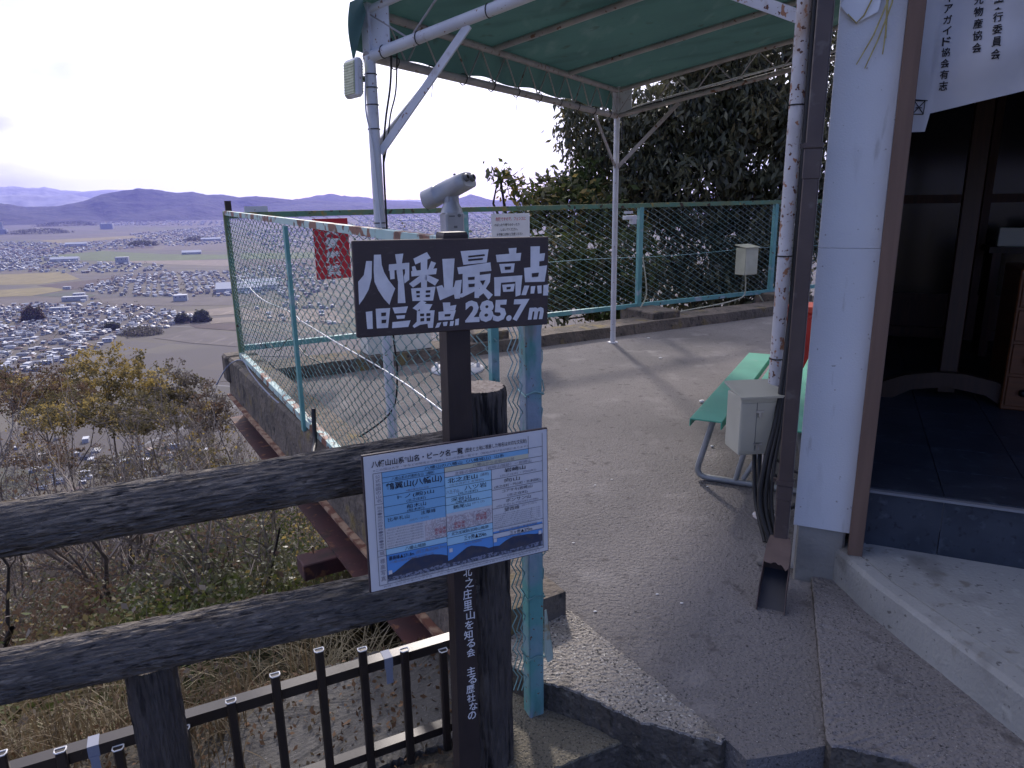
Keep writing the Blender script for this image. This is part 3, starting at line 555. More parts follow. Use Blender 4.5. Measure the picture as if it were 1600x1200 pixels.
def vt(st, a, b0, b1, m=GRY):
    h = (b1 - b0) / len(st)
    for i, ch in enumerate(st): tx(ch, a, b0 + i * h + h * .06, a + .024, b0 + i * h + h * .88, m, .004)
vt('公式地図の山名', .05, .14, .345); vt('別名・地元の呼称・愛称・備考', .05, .37, .69); vt('城', .05, .705, .74); vt('標高写真', .05, .76, .94)
for k, (cx, cy) in enumerate(((.37, .635), (.475, .62), (.60, .59))):   # contour map
    for j in range(5):
        pts = [(S(cx + (.012 + .011 * j) * math.cos(t) * (1 + .2 * math.sin(3 * t + k))), T(cy + (.014 + .013 * j) * math.sin(t) * (1 + .2 * math.cos(2 * t + j)))) for t in np.linspace(0, 6.283, 26)]
        for a, b in zip(pts, pts[1:]):
            if S(.292) < a[0] < S(c2 - .004) and T(.55) < a[1] < T(.695): sh.line(*a, *b, .0005, RED if j < 2 else GRY, .0019)
    for q in range(6): tx('城山峰谷尾岩'[q], cx - .03 + .022 * (q % 3), cy - .02 + .028 * (q // 3), cx - .013 + .022 * (q % 3), cy + .004 + .028 * (q // 3), RED)
sh.mb.build('print', MM, ib, fixn=False)
# ------------------------------------------------------------------ canopy on white pipes
AL, BL = 3.69, 2.27; UD = .235
cn = thing('canopy', 'green fabric canopy on a frame of white painted pipes over the terrace', 'canopy', KP)
def pole(p, z1, r, m): 
    mb = MB().tube([(p.x, p.y, 0), (p.x, p.y, z1)], r, 20, caps=True); o = mb.build('pole', m, cn); MB().lathe((p.x, p.y, 0), [(.055, .0), (.055, .008), (r, .010)], 16).build('base_plate', m, o); return o
P00, P10, P01, P11 = kp(0, 0), kp(AL, 0), kp(0, BL), kp(AL, BL)
poleL = pole(P00, P00.z, .032, 'white_pipe'); poleC = pole(P10, P10.z, .028, 'white_pipe'); poleR = pole(P01, P01.z + .3, .030, 'white_pipe_rusted'); poleB = pole(P11, P11.z, .030, 'white_pipe')
def rail(a, b, r, m='white_pipe', nm='rail', mid=0):
    MB().tube([Vector(a).lerp(Vector(b), t) for t in (0, .5, 1)], r, 14).build(nm, m, cn)
rail(kp(0, -.02), kp(0, BL + .4), .031, 'white_pipe'); rail(kp(-.03, 0, -.0), kp(AL, 0), .026, 'dull_pipe'); rail(kp(AL, 0), kp(AL, BL + .8), .022, 'dull_pipe'); rail(kp(0, BL, .0), kp(AL, BL, 0), .024, 'white_pipe')
U = lambda a, b, e=0: kp(a, b, UD + e)
rail(U(0, .0), U(0, BL + .4), .021, 'white_pipe', 'upper_rail'); rail(U(-.02, 0), U(AL, 0), .024, 'dull_pipe', 'upper_rail'); rail(U(AL, 0), U(AL, BL + .8), .022, 'dull_pipe', 'upper_rail'); rail(U(0, BL), U(AL, BL), .022, 'dull_pipe', 'upper_rail')
for a in (AL * .36, AL * .69): rail(U(a, 0, .006), U(a, BL + .4, .006), .021, 'dull_pipe', 'rafter')
def web(f0, f1, n, nm, parent=cn):
    for i in range(n):
        t0, t1 = i / n, (i + 1) / n; MB().tube([f0(t0), f1((t0 + t1) / 2), f0(t1)], .0065, 6, sm=False).build('web_bar', 'dull_pipe', parent)
web(lambda t: kp(AL * t, 0, .01), lambda t: U(AL * t, 0, -.01), 11, 'a'); web(lambda t: U(0, BL * t, -.01), lambda t: kp(0, BL * t, .012), 4, 'b'); web(lambda t: kp(AL, BL * t, .01), lambda t: U(AL, BL * t, -.01), 6, 'c')
for (a, b) in ((0, 0), (AL, 0)):
    s = 1 if a == 0 else -1; p = kp(a, b)
    MB().box(p + UP * .125 + KB * .075, (.15, .008, .25), (KB, KA, UP)).box(p + KA * (s * .06) + UP * .125, (.008, .12, .23), (KB, KA, UP)).box(p + UP * .12, (.05, .05, .30), (KB, KA, UP)).build('corner_plate', 'white_pipe', cn)
def brace(a, b, w=.036, m='white_pipe'):
    d = (Vector(b) - Vector(a)).normalized(); bar(MB(), a, b, .012, w).build('brace', m, cn)
brace((P00.x + .03, P00.y, 1.775), kp(0, .66, -.03), .044); brace((P00.x, P00.y, 1.8), kp(.6, 0, -.02), .03)
brace((P10.x, P10.y, 1.78), kp(AL - .55, 0, -.03), .03, 'dull_pipe'); brace((P10.x, P10.y, 1.78), kp(AL, .62, -.03), .036, 'dull_pipe'); brace((P01.x, P01.y, 2.19), kp(0, BL - .72, -.02), .05, 'white_pipe_rusted')
# cloth: sags a little between the rafters, skirt along the outer edge
V = []; F = []; na, nb_ = 72, 44
def cloth(a, b):
    s = math.sin(math.pi * ((a / AL * 2.9) % 1)) if 0 < a < AL else 0
    return U(a, b, .032 - .010 * s * math.sin(math.pi * min(max(b / BL, 0), 1)) + .004 * noise.noise(Vector((a * 2.5, b * 2.5, 0))))
for i in range(na + 1):
    for j in range(nb_ + 1): V.append(tuple(cloth(-.10 + (AL + .2) * i / na, -.03 + (BL + .62) * j / nb_)))
for i in range(na):
    for j in range(nb_): F.append((i * (nb_ + 1) + j, (i + 1) * (nb_ + 1) + j, (i + 1) * (nb_ + 1) + j + 1, i * (nb_ + 1) + j + 1))
top = MB().add(V, F, 0, True).build('cloth_top', 'green_cloth', cn)
sk = MB(); rows = 6; ns = 110; vs = []
for k in range(rows + 1):
    for i in range(ns + 1):
        a = -.10 + (AL + .2) * i / ns; p = cloth(a, -.03); p = p - KB * (.016 * math.sin(k / rows * 2.2) + .012 * (k / rows) * math.sin(a * 9 + 1) ) - UP * ((.205 + .012 * math.sin(a * 8.5) + .03 * max(0, 1 - a / 1.8)) * k / rows); vs.append(p)
sk.add(vs, [(k * (ns + 1) + i, k * (ns + 1) + i + 1, (k + 1) * (ns + 1) + i + 1, (k + 1) * (ns + 1) + i) for k in range(rows) for i in range(ns)], 0, True).build('skirt', 'green_cloth', top)
sk = MB(); vs = []
for k in range(9):
    for i in range(13):
        b = -.03 + .10 * i / 12; p = cloth(-.10, b); vs.append(p - KA * (.01 * math.sin(k * .6)) - UP * ((.30 - .22 * i / 12) * k / 8) - KB * (.02 * math.sin(k / 8 * 2.5) * (1 - i / 12)))
sk.add(vs, [(k * 13 + i, k * 13 + i + 1, (k + 1) * 13 + i + 1, (k + 1) * 13 + i) for k in range(8) for i in range(12)], 0, True).build('corner_flap', 'green_cloth', top)
for i in range(10):
    p = kp(.22 + i * .36, 0); tie = MB().tube([p + KB * (math.cos(t) * .034) + UP * (math.sin(t) * .036) + KA * (.006 * math.sin(t * 2)) for t in np.linspace(0, 6.28, 12)], .0035, 5)
    if i % 3 == 1: tie.tube([p - UP * .033, p - UP * .07 + KA * .01, p - UP * .15 - KA * .01], .002, 4)
    tie.build('cloth_tie', 'black_rubber', cn)
for b in (.10, .34, .78):
    p = kp(0, b); MB().tube([p + KA * (math.cos(t) * .033) + UP * (math.sin(t) * .033) for t in np.linspace(0, 6.28, 14)], .003, 5).build('cable_tie', 'black_rubber', cn)
for z in (1.35, 1.38, 1.9, 2.03, 2.12, 2.19): MB().tube([(P00.x + math.cos(t) * .035, P00.y + math.sin(t) * .035, z) for t in np.linspace(0, 6.28, 14)], .003, 5).build('cable_tie', 'black_rubber', poleL)
for z in (.78, 1.24, 1.86): MB().tube([(P01.x + math.cos(t) * .033, P01.y + math.sin(t) * .033, z) for t in np.linspace(0, 6.28, 14)], .003, 5).build('cable_tie', 'black_rubber', poleR)
# ------------------------------------------------------------------ cables
def cable(pts, r, label, m='black_rubber', name='cable', group=None, parent=None, sub=6):
    pts = [Vector(p) for p in pts]; out = []
    for i in range(len(pts) - 1):
        p0 = pts[max(i - 1, 0)]; p1 = pts[i]; p2 = pts[i + 1]; p3 = pts[min(i + 2, len(pts) - 1)]
        for k in range(sub):
            t = k / sub; out.append(.5 * ((2 * p1) + (p2 - p0) * t + (2 * p0 - 5 * p1 + 4 * p2 - p3) * t * t + (3 * p1 - p0 - 3 * p2 + p3) * t ** 3))
    out.append(pts[-1]); ob = MB().tube(out, r, 6).build(name, m, parent)
    if parent is None: tag(ob, label, 'cable', group)
    return ob
o = Vector((P00.x, P00.y, 0)); fr = Vector((.35, -.93, 0)); rt = Vector((.93, .35, 0))
cable([kp(0, .16, .05), o + rt * .11 + UP * 2.15, o + rt * .07 + UP * 1.95, o + rt * .045 + UP * 1.75, o + rt * .04 + UP * 1.4, o + rt * .04 + UP * .75, o + rt * .05 + UP * .45, o + rt * .02 + UP * .22 - KA * .05, o - rt * .25 + UP * .05 - KA * .1], .006, 'black cable dropping from the canopy corner down the left canopy pole')
cable([kp(0, .20, .05), o + rt * .14 + UP * 2.12, o + rt * .10 + UP * 1.98, o + rt * .07 + UP * 1.82, o + rt * .04 + UP * 1.7], .0045, 'thinner black cable beside the thicker one at the left canopy corner')
cable([o - rt * .03 + fr * .02 + UP * 2.2, o - rt * .045 + fr * .03 + UP * 2.0, o - rt * .02 + fr * .035 + UP * 1.8, o + rt * .0 + fr * .038 + UP * 1.3, o + rt * .01 + fr * .036 + UP * .7, o + fr * .036 + UP * .05], .005, 'pale grey cable strapped to the front of the left canopy pole', 'white_pipe')
cable([kp(AL, .10, .03), kp(AL, .35, .045), kp(AL, .9, .05), kp(AL, 1.6, .052), kp(AL, BL + .4, .055)], .009, 'white lit conduit lying along the back canopy rail in front of the trees', 'white_pipe')
cable([P10 - UP * .22 + KB * .06, P10 - UP * .1 + KB * .06, kp(AL, .10, .02), kp(AL, .5, .03), kp(AL, 1.2, .03)], .007, 'black cable looping from the back canopy rail onto the far middle pole')
# cable over the edge wall
cable([O0 - on * -.14 + od * .15 + UP * -.12, O0 + on * .03 + od * .22 + UP * .06, O0 - on * .06 + od * .42 + UP * .14, O0 - on * .05 + od * .8 + UP * .11, O0 - on * .02 + od * 1.3 + UP * .11, O0 - on * .02 + od * 1.9 + UP * .10, O0 - on * .06 + od * 2.35 + UP * .12, fp(-.02, 2.62, .2)], .006, 'grey cable lying along the mossy edge wall outside the near fence', 'tape_grey')
cable([fp(-.02, 2.66, .30), fp(-.03, 2.68, .22), fp(-.05, 2.75, .12), fp(-.10, 2.9, .10), fp(-.12, 3.1, .08)], .014, 'thick black taped cable end sticking up beside the near fence post')
cable([fp(.02, 1.0, .55), fp(.02, 1.5, .45), fp(.02, 2.0, .62), fp(.02, 2.4, .58), fp(.02, 2.8, .60)], .004, 'thin dark cable drooping on the inside of the near chain-link fence')
# right pole cables
q = Vector((P01.x, P01.y, 0)); dr = Vector((.80, -.60, 0)); fw = Vector((-.3, -.95, 0))
dpx = ep(-.075, -.05)
def qq(a, b, z): return q + dr * a + fw * b + UP * z
for i, (w, r) in enumerate(((.055, .013), (.075, .010), (.085, .008))):
    cable([qq(w * .7, .01, 2.9), qq(w * .75, .015 + .01 * i, 2.3), qq(w * .8, .012, 1.6), qq(w * .85, .018 * i, 1.1), qq(w * .7, .04, .85), qq(w * .2 + .01 * i, .15, .55), qq(-.03 + .02 * i, .25, .35), qq(-.04 + .025 * i, .30, .18), qq(.02 + .015 * i, .38, .03)], r, ['thick black cable strapped down the rusted right canopy pole', 'second black cable close beside the thick one on the rusted right canopy pole', 'thinnest black cable on the rusted right canopy pole'][i])
for i in range(4):
    cable([qq(-.075 + .025 * i, .12, .37), qq(-.07 + .022 * i, .16, .28), qq(-.055 + .02 * i, .22, .15), qq(-.01 + .01 * i, .34, .03)], .010 - .001 * i, 'black cable in the bundle hanging from the bottom of the beige electric box', group='bundle of black cables below the beige electric box')
cable([qq(-.02, .14, .40), qq(.06, .17, .33), qq(.16, .2, .33), qq(.24, .22, .36)], .006, 'black cable loop bowed between the beige electric box and the downpipe')
cable([qq(.02, .2, .30), qq(.06, .24, .22), qq(.12, .26, .18), qq(.2, .26, .17)], .006, 'lower black cable loop sagging towards the brown downpipe')
cable([qq(.16, .27, .24), qq(.06, .27, .16), qq(.03, .29, .08), qq(.05, .33, .01)], .012, 'short thick black cable curling to the ground by the downpipe foot')
cable([P01 + UP * .25 + fw * .035 - dr * .01, P01 + UP * -.05 + fw * .04 - dr * .03, P01 + UP * -.16 + fw * .038 + dr * .01, P01 + UP * -.22 + fw * .036], .005, 'thin black cable looped round the top of the rusted right canopy pole')
# ------------------------------------------------------------------ floodlight on the left pole
fc = o + Vector((-.092, -.03, 2.165)); fl = thing('floodlight', 'square floodlight with a greenish lens strapped to the top of the left canopy pole', 'floodlight', fc)
fx = Vector((.62, -.78, 0)); fy = UP * .99 + fx * .1; fy.normalize(); fn = fx.cross(fy) * 1
MB().box(fc, (.15, .20, .045), (fx, fy, fn), bev=.012).build('housing', 'white_pipe', fl)
g = MB(); g.box(fc + fn * .024, (.125, .17, .008), (fx, fy, fn), bev=.003)
for i in range(11): g.box(fc + fn * .029 + fy * (-.07 + .014 * i), (.12, .004, .006), (fx, fy, fn))
g.build('lens', 'lamp_glass', fl); g = MB(); g.box(fc - fn * .024, (.125, .17, .008), (fx, fy, fn), bev=.003)
for i in range(11): g.box(fc - fn * .029 + fy * (-.07 + .014 * i), (.12, .004, .006), (fx, fy, fn))
g.build('back_ribs', 'lamp_glass', fl); MB().box(fc + Vector((.07, .02, .0)), (.09, .02, .03), bev=.003).build('arm', 'dark_metal', fl)
# ------------------------------------------------------------------ coin telescope
tb = Vector((-.495, 6.349, 0)); ts = thing('coin_telescope', 'grey coin-operated viewing telescope on a pedestal behind the near fence', 'telescope', tb)
px = Vector((.93, .36, 0)); py = Vector((-.36, .93, 0))
bp = MB().lathe(tb, [(.24, 0), (.24, .02), (.10, .035), (.075, .06)], 28); 
for i in range(6): bp.lathe(tb + Vector((math.cos(i * 1.047) * .19, math.sin(i * 1.047) * .19, .02)), [(.018, 0), (.018, .03), (.01, .05)], 8)
bp.build('base', 'white_pipe', ts); MB().lathe(tb, [(.075, .05), (.07, .7), (.07, 1.0)], 24).build('pedestal', 'scope_grey', ts)
cbx = MB().box(tb + UP * 1.19, (.165, .20, .42), (px, py, UP), bev=.014).build('coin_box', 'scope_grey', ts)
d = MB(); f0 = tb - py * .101; d.box(f0 + UP * 1.37 - px * .03, (.05, .004, .012), (px, py, UP)); d.lathe(f0 + UP * 1.375 + px * .035, [(.015, -.002), (.015, .004)], 12, -py); d.box(f0 + UP * 1.28, (.03, .004, .02), (px, py, UP)); d.box(f0 + UP * 1.22, (.012, .004, .05), (px, py, UP)); d.build('coin_slot', 'scope_dark', cbx)
MB().lathe(tb, [(.095, 1.395), (.088, 1.43), (.06, 1.49), (.05, 1.56)], 24).build('neck', 'scope_grey', ts)
td = Vector((-.30, .62, -.12)); td = (Vector((-.78, .55, -.33))).normalized(); tx_ = Vector((td.y, -td.x, 0)).normalized(); tx_ = -tx_ if tx_.x < 0 else tx_; tu = tx_.cross(td); tu = tu if tu.z > 0 else -tu
hc = tb + UP * 1.60 + td * -.02
def superell(mb, c, secs, n=28, m=0):
    vs = []
    for t, w, h in secs:
        for j in range(n):
            a = 2 * math.pi * j / n; ca, sa = math.cos(a), math.sin(a); e = 2 / 3.2; vs.append(c + td * t + tx_ * (w * math.copysign(abs(ca) ** e, ca)) + tu * (h * math.copysign(abs(sa) ** e, sa)))
    k = len(secs); mb.add(vs, [(i * n + j, i * n + (j + 1) % n, (i + 1) * n + (j + 1) % n, (i + 1) * n + j) for i in range(k - 1) for j in range(n)], m, True); mb.add(vs[:n], [tuple(range(n))], m); mb.add(vs[-n:], [tuple(range(n))], m); return mb
bd = superell(MB(), hc, [(-.19, .085, .06), (-.185, .095, .068), (-.10, .098, .072), (-.06, .092, .074), (.0, .086, .078), (.16, .084, .078), (.163, .088, .082), (.17, .088, .082), (.30, .09, .084), (.31, .084, .078)]).build('scope_body', 'scope_grey', ts)
ey = MB()
for s in (-1, 1): ey.lathe(hc - td * .185 + tx_ * (s * .040) + tu * .012, [(.032, 0), (.032, .025), (.027, .030), (.027, .034), (.018, .036)], 18, -td)
ey.build('eyepiece', 'scope_dark', bd); le = MB()
for s in (-1, 1): le.lathe(hc - td * .219 + tx_ * (s * .040) + tu * .012, [(.018, 0), (.018, .003)], 16, -td)
le.build('eye_lens', 'lens', bd); MB().box(hc - td * .06 + tu * .085, (.02, .012, .03), (tx_, td, tu)).build('sight', 'scope_dark', bd); MB().box(tb + UP * 1.51, (.12, .10, .10), (px, py, UP), bev=.02).build('yoke', 'scope_grey', ts)
# ------------------------------------------------------------------ bench
ba = Vector((.463, .886, 0)); bb = Vector((.886, -.463, 0)); bo = Vector((.925, 3.56, 0)); bl = 1.78
bn_ = thing('bench', 'low green slatted bench on bent grey tube legs beside the right canopy pole', 'bench', bo + ba * bl / 2 + bb * .2)
for k in range(3):
    b0 = .205 * k; mb = MB(); cen = bo + ba * bl / 2 + bb * (b0 + .0825) + UP * .375
    mb.box(cen, (bl, .165, .008), (ba, bb, UP), bev=.002)
    for s in (-1, 1): mb.box(cen + bb * (s * .080) - UP * .020, (bl, .007, .040), (ba, bb, UP), bev=.002)
    mb.build('slat', 'bench_green', bn_)
def round_path(pts, r=.06, n=5):
    pts = [Vector(p) for p in pts]; out = [pts[0]]
    for i in range(1, len(pts) - 1):
        a, b, c = pts[i - 1], pts[i], pts[i + 1]; u, v = (a - b).normalized(), (c - b).normalized(); rr = min(r, (a - b).length * .45, (c - b).length * .45)
        for k in range(n + 1): t = k / n; out.append((b + u * rr) * (1 - t) ** 2 + b * 2 * t * (1 - t) + (b + v * rr) * t * t)
    return out + [pts[-1]]
for a in (.12, bl - .25):
    w = lambda b, z, da=0: bo + ba * (a + da) + bb * b + UP * z
    MB().tube(round_path([w(.10, .355), w(.015, .018), w(.60, .018), w(.52, .355)], .07), .0165, 12).build('leg_frame', 'bench_grey', bn_)
    MB().tube(round_path([w(.30, .355, .0), w(.23, .02)], .05), .0145, 10).build('strut', 'bench_grey', bn_)
    MB().tube(round_path([w(.27, .04, .0), w(.42, .355, .0)], .05), .0135, 10).build('strut', 'bench_grey', bn_)
# ------------------------------------------------------------------ electric boxes
def ebox(name, c, size, X, Yd, m, label, hat=.03, latch=True):
    t = thing(name, label, 'electric box', Vector(c) - UP * size[2] / 2); c = Vector(c); Yd = Vector(Yd); X = Vector(X)   # Yd points out of the door
    MB().box(c, size, (X, Yd, UP), bev=.004).build('housing', m, t)
    lid = MB(); a, b, h = size[0] / 2 + .012, size[1] / 2 + .016, size[2] / 2
    v = [c + X * (sx * a) + Yd * (sy * b) + UP * (h + z) for z, k in ((.0, 0), (.010, 1)) for sx in (-1, 1) for sy in (-1, 1)]
    for i, p in enumerate(v):
        if i % 2 == 0: v[i] = p + UP * hat
    lid.add(v, [(0, 1, 3, 2), (4, 6, 7, 5), (0, 4, 5, 1), (2, 3, 7, 6), (0, 2, 6, 4), (1, 5, 7, 3)]); lid.build('lid', m, t)
    fz = c + Yd * (size[1] / 2 + .001)
    dr_ = MB().box(fz + X * .0 - UP * .005, (size[0] - .012, .004, size[2] - .035), (X, Yd, UP), bev=.0015).build('door', m, t)
    if latch:
        for z in (.27, -.30):
            MB().box(fz + Yd * .006 - X * (size[0] * .05) + UP * (z * size[2]), (.035, .006, .010), (X, Yd, UP)).box(fz + Yd * .007 - X * (size[0] * .05) + UP * (z * size[2] - .016), (.014, .008, .026), (X, Yd, UP), bev=.002).build('latch', 'chrome', dr_)
        MB().box(fz + Yd * .003 - X * (size[0] * .12), (.002, .003, size[2] - .04), (X, Yd, UP)).build('door_seam', 'scope_dark', dr_)
    return t
ebox('electric_box', Vector((P01.x, P01.y, .50)) + Vector((-.108, -.055, 0)), (.19, .155, .265), Vector((.995, .10, 0)), Vector((.10, -.995, 0)), 'beige_box', 'grey beige electric box with two latches strapped low on the right canopy pole')
ebox('electric_box', fp(6.40, .09, .66), (.235, .17, .35), FU, FV, 'cream_box', 'cream electric box with a slanted lid hung on the back fence', hat=.03, latch=False)
b0 = fp(6.40, .08, .48)
cable([b0, b0 - UP * .12 + FU * .02, b0 - UP * .28, b0 - UP * .33 - FU * .2, b0 - UP * .36 - FU * .5, b0 - UP * .38 - FU * .9, b0 - UP * .40 - FU * 1.35, b0 - UP * .38 - FU * 1.8, fp(4.72, .08, .35), fp(4.68, .04, .8)], .009, 'pale cable looping from the cream electric box along the foot of the back fence', 'cream_box')
cable([b0 + FU * .3 - UP * .30, b0 + FU * .45 - UP * .43, b0 + FU * .75 - UP * .46, b0 + FU * 1.0 - UP * .32, b0 + FU * 1.1 - UP * .0], .009, 'pale cable loop hanging from the back fence right of the cream box', 'cream_box')
# red box behind the bench, pale box on the kerb
rp = atz(1262, 560, .0); rp = Vector((2.42, 5.62, 0)); rb = thing('red_cabinet', 'red metal cabinet with an orange lid standing behind the brown downpipe', 'cabinet', rp)
MB().box(rp + UP * .30, (.40, .30, .60), (KB, KA, UP), bev=.01).build('body', 'red_paint', rb); MB().box(rp + UP * .625, (.42, .32, .05), (KB, KA, UP), bev=.012).build('lid', 'orange_lid', rb); MB().box(rp + UP * .32 - KA * .153, (.34, .008, .48), (KB, KA, UP), bev=.002).build('door', 'red_paint', rb)
wb = fp(1.35, .42, .12); wt = thing('planter_box', 'pale greenish plastic trough standing on the kerb behind the near fence', 'planter', wb)
mb = MB(); Lx, Wx, Hx = .62, .22, .19
for sx, sy, a, b in ((0, 1, Lx, .015), (0, -1, Lx, .015), (1, 0, .015, Wx), (-1, 0, .015, Wx)): mb.box(wb + FU * (sx * Lx / 2) + FV * (sy * Wx / 2) + UP * Hx / 2, (a, b, Hx), (FU, FV, UP))
mb.box(wb + UP * .01, (Lx, Wx, .02), (FU, FV, UP)); mb.build('trough', 'paper_grey', wt)
rim = MB()
for sy in (1, -1): rim.box(wb + FV * (sy * (Wx / 2 + .006)) + UP * Hx, (Lx + .05, .035, .018), (FU, FV, UP), bev=.004)
for sx in (1, -1): rim.box(wb + FU * (sx * (Lx / 2 + .006)) + UP * (Hx - .001), (.035, Wx, .017), (FU, FV, UP), bev=.004)
rim.build('rim', 'paper_grey', wt); MB().box(wb + UP * .15, (Lx - .02, Wx - .02, .03), (FU, FV, UP)).build('soil', 'stone', wt)
# ------------------------------------------------------------------ downpipe
dp = ep(-.040, -.058); dw = thing('downpipe', 'brown square rain downpipe with a broken spout at its foot beside the white wall panel', 'downpipe', dp)
X1, Y1 = E1, E2
MB().box(dp + UP * 1.78, (.052, .055, 3.2), (X1, Y1, UP), bev=.004).build('pipe', 'downpipe_brown', dw)
for z, h in ((.40, .06), (1.60, .10)): MB().box(dp + UP * z, (.057, .060, h), (X1, Y1, UP), bev=.003).build('joint', 'downpipe_brown', dw)
for z in (1.66, .44): MB().box(dp + UP * z, (.062, .066, .016), (X1, Y1, UP)).box(dp + UP * z - X1 * .036, (.016, .01, .014), (X1, Y1, UP)).box(dp + UP * z + Y1 * .045, (.03, .06, .012), (X1, Y1, UP)).build('bracket', 'downpipe_brown', dw)
sp0 = dp + UP * .19; sp1 = Vector((.935, 2.335, .022)); sd = (sp1 - sp0).normalized(); sx_ = Vector((-sd.y, sd.x, 0)).normalized(); sx_ = -sx_ if sx_.x < 0 else sx_; su = sx_.cross(sd); su = su if su.z > 0 else -su
def ring(t, w, h, x=0): c = sp0.lerp(sp1, t) + sx_ * x; return [c - sx_ * w - su * h, c + sx_ * w - su * h, c + sx_ * w + su * h, c - sx_ * w + su * h]
so = MB(); secs = [ring(0, .036, .034), ring(.14, .044, .038), ring(.36, .046, .040)]
vs = sum(secs, []); so.add(vs, [(i * 4 + j, i * 4 + (j + 1) % 4, (i + 1) * 4 + (j + 1) % 4, (i + 1) * 4 + j) for i in range(2) for j in range(4)], 0)
e0 = ring(.36, .046, .040); e1 = ring(.75, .047, .041); e2 = ring(1.0, .049, .042)
so.add([e0[0], e0[1], e1[1], e1[0], e2[1], e2[0]], [(0, 1, 2, 3), (3, 2, 4, 5)], 1)
so.add([e0[0], e1[0], e2[0], e2[0].lerp(e2[3], .35), e1[3], e0[3]], [(0, 1, 2, 3, 4, 5)], 0); so.add([e0[1], e1[1], e2[1], e2[1].lerp(e2[2], .25), e1[1].lerp(e1[2], .85), e0[2]], [(0, 1, 2, 3, 4, 5)], 0)
n_ = 10; jag = [e0[3].lerp(e0[2], i / n_) + sd * (.015 + .035 * abs(noise.noise(Vector((i * .6, 3, 0)))) + .05 * max(0, (i / n_ - .7))) for i in range(n_ + 1)]
so.add([e0[3].lerp(e0[2], i / n_) for i in range(n_ + 1)] + jag, [(i, i + 1, n_ + 2 + i, n_ + 1 + i) for i in range(n_)], 0)
sob = so.build('spout', ['spout_brown', 'spout_inside'], dw, fixn=False); md = sob.modifiers.new('thick', 'SOLIDIFY'); md.thickness = .0025
# ------------------------------------------------------------------ shop building
hs = thing('shop_building', 'small shop with a white front wall panel, brown door frame and dark tiled entrance', 'building', ep(1.5, 1.8, 0))
MB().box(ep(.10, .03, .7765), (.20, .06, 1.073), (E1, E2, UP), bev=.001).build('front_wall', 'white_wall', hs); MB().box(ep(.10, .0303, 2.2862), (.20, .06, 1.945), (E1, E2, UP), bev=.002).build('front_wall', 'white_wall', hs)
for x_, z_ in ((.02, .32), (.185, .34), (.02, 1.25), (.183, 1.27), (.10, .8), (.02, 1.36), (.185, 1.38), (.10, 1.9)): MB().lathe(ep(x_, -.0005, z_), [(.0028, -.001), (.0026, .0012)], 8, -E2).build('nail', 'dull_pipe', hs)
MB().box(ep(.02, 1.9, 1.6), (.04, 3.6, 3.2), (E1, E2, UP)).build('side_wall', 'white_wall', hs)
MB().box(ep(.225, .02, 1.72), (.05, .12, 3.1), (E1, E2, UP), bev=.002).build('door_frame', 'trim_wood', hs)
MB().box(ep(.10, .06, .10), (.175, .10, .30), (E1, E2, UP), bev=.008).build('foundation', 'foundation', hs)
MB().box(ep(1.6, .0, 3.1), (3.2, .14, .6), (E1, E2, UP)).build('lintel_wall', 'white_wall', hs)
MB().box(ep(2.9, .03, 1.7), (.5, .08, 3.0), (E1, E2, UP)).build('front_wall', 'white_wall', hs)
rf = MB().box(ep(1.6, 1.6, 3.5), (3.9, 4.6, .12), (E1, E2, UP)).build('roof', 'downpipe_brown', hs)
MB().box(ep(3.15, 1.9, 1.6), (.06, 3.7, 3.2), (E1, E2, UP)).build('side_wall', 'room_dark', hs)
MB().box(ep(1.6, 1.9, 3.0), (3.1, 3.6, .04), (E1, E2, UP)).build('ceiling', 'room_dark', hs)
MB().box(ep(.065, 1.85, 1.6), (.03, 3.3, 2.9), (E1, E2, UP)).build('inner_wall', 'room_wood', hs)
# tiled floor and riser: each tile's joint is a real groove
fl_ = MB().box(ep(1.7, 1.9, .33), (3.2, 3.62, .128), (E1, E2, UP), m=1); tz = .40
xs = [.255, .505] + [.505 + .3 * k for k in range(1, 9)]; ys = [.10 + .3 * k for k in range(13)]
for i in range(len(xs) - 1):
    for j in range(len(ys) - 1):
        a0, a1_, b0_, b1_ = xs[i], xs[i + 1], ys[j], ys[j + 1]; fl_.box(ep((a0 + a1_) / 2, (b0_ + b1_) / 2, tz - .004), (a1_ - a0 - .004, b1_ - b0_ - .004, .012), (E1, E2, UP), m=0)
    a0, a1_ = xs[i], xs[i + 1]; fl_.box(ep((a0 + a1_) / 2, .093, .275), (a1_ - a0 - .004, .012, .222), (E1, E2, UP), m=0)
fl_.box(ep(1.7, .104, .28), (2.9, .014, .235), (E1, E2, UP), m=1)
fl_.build('tiled_floor', ['dark_tile', 'grout'], hs); MB().box(ep(1.6, .088, .392), (2.7, .018, .010), (E1, E2, UP)).build('nosing', 'nosing', hs)
pt = MB(); pf_ = [(1.247, 2.60), (1.246, 2.55), (1.268, 2.29), (1.392, 1.67), (1.50, .9), (1.6, .0), (3.6, -.3), (4.2, 1.2), XY(ep(2.9, .12)), XY(ep(.2, .12))]
def inset(p, d, c=Vector((2.2, 1.6))): return [tuple(Vector(q) + (c - Vector(q)).normalized() * d) for q in p]
rings = [(pf_, -.3), (pf_, .150), (inset(pf_, .012), .168), (inset(pf_, .075), .172), (inset(pf_, .078), .166), (inset(pf_, .084), .166), (inset(pf_, .087), .172)]
n_ = len(pf_); vs = [(p[0], p[1], z) for r_, z in rings for p in r_]
pt.add(vs, [(r_ * n_ + i, r_ * n_ + (i + 1) % n_, (r_ + 1) * n_ + (i + 1) % n_, (r_ + 1) * n_ + i) for r_ in range(len(rings) - 1) for i in range(n_)] + [tuple((len(rings) - 1) * n_ + i for i in range(n_))])
pt.build('porch', 'smooth_concrete', hs)
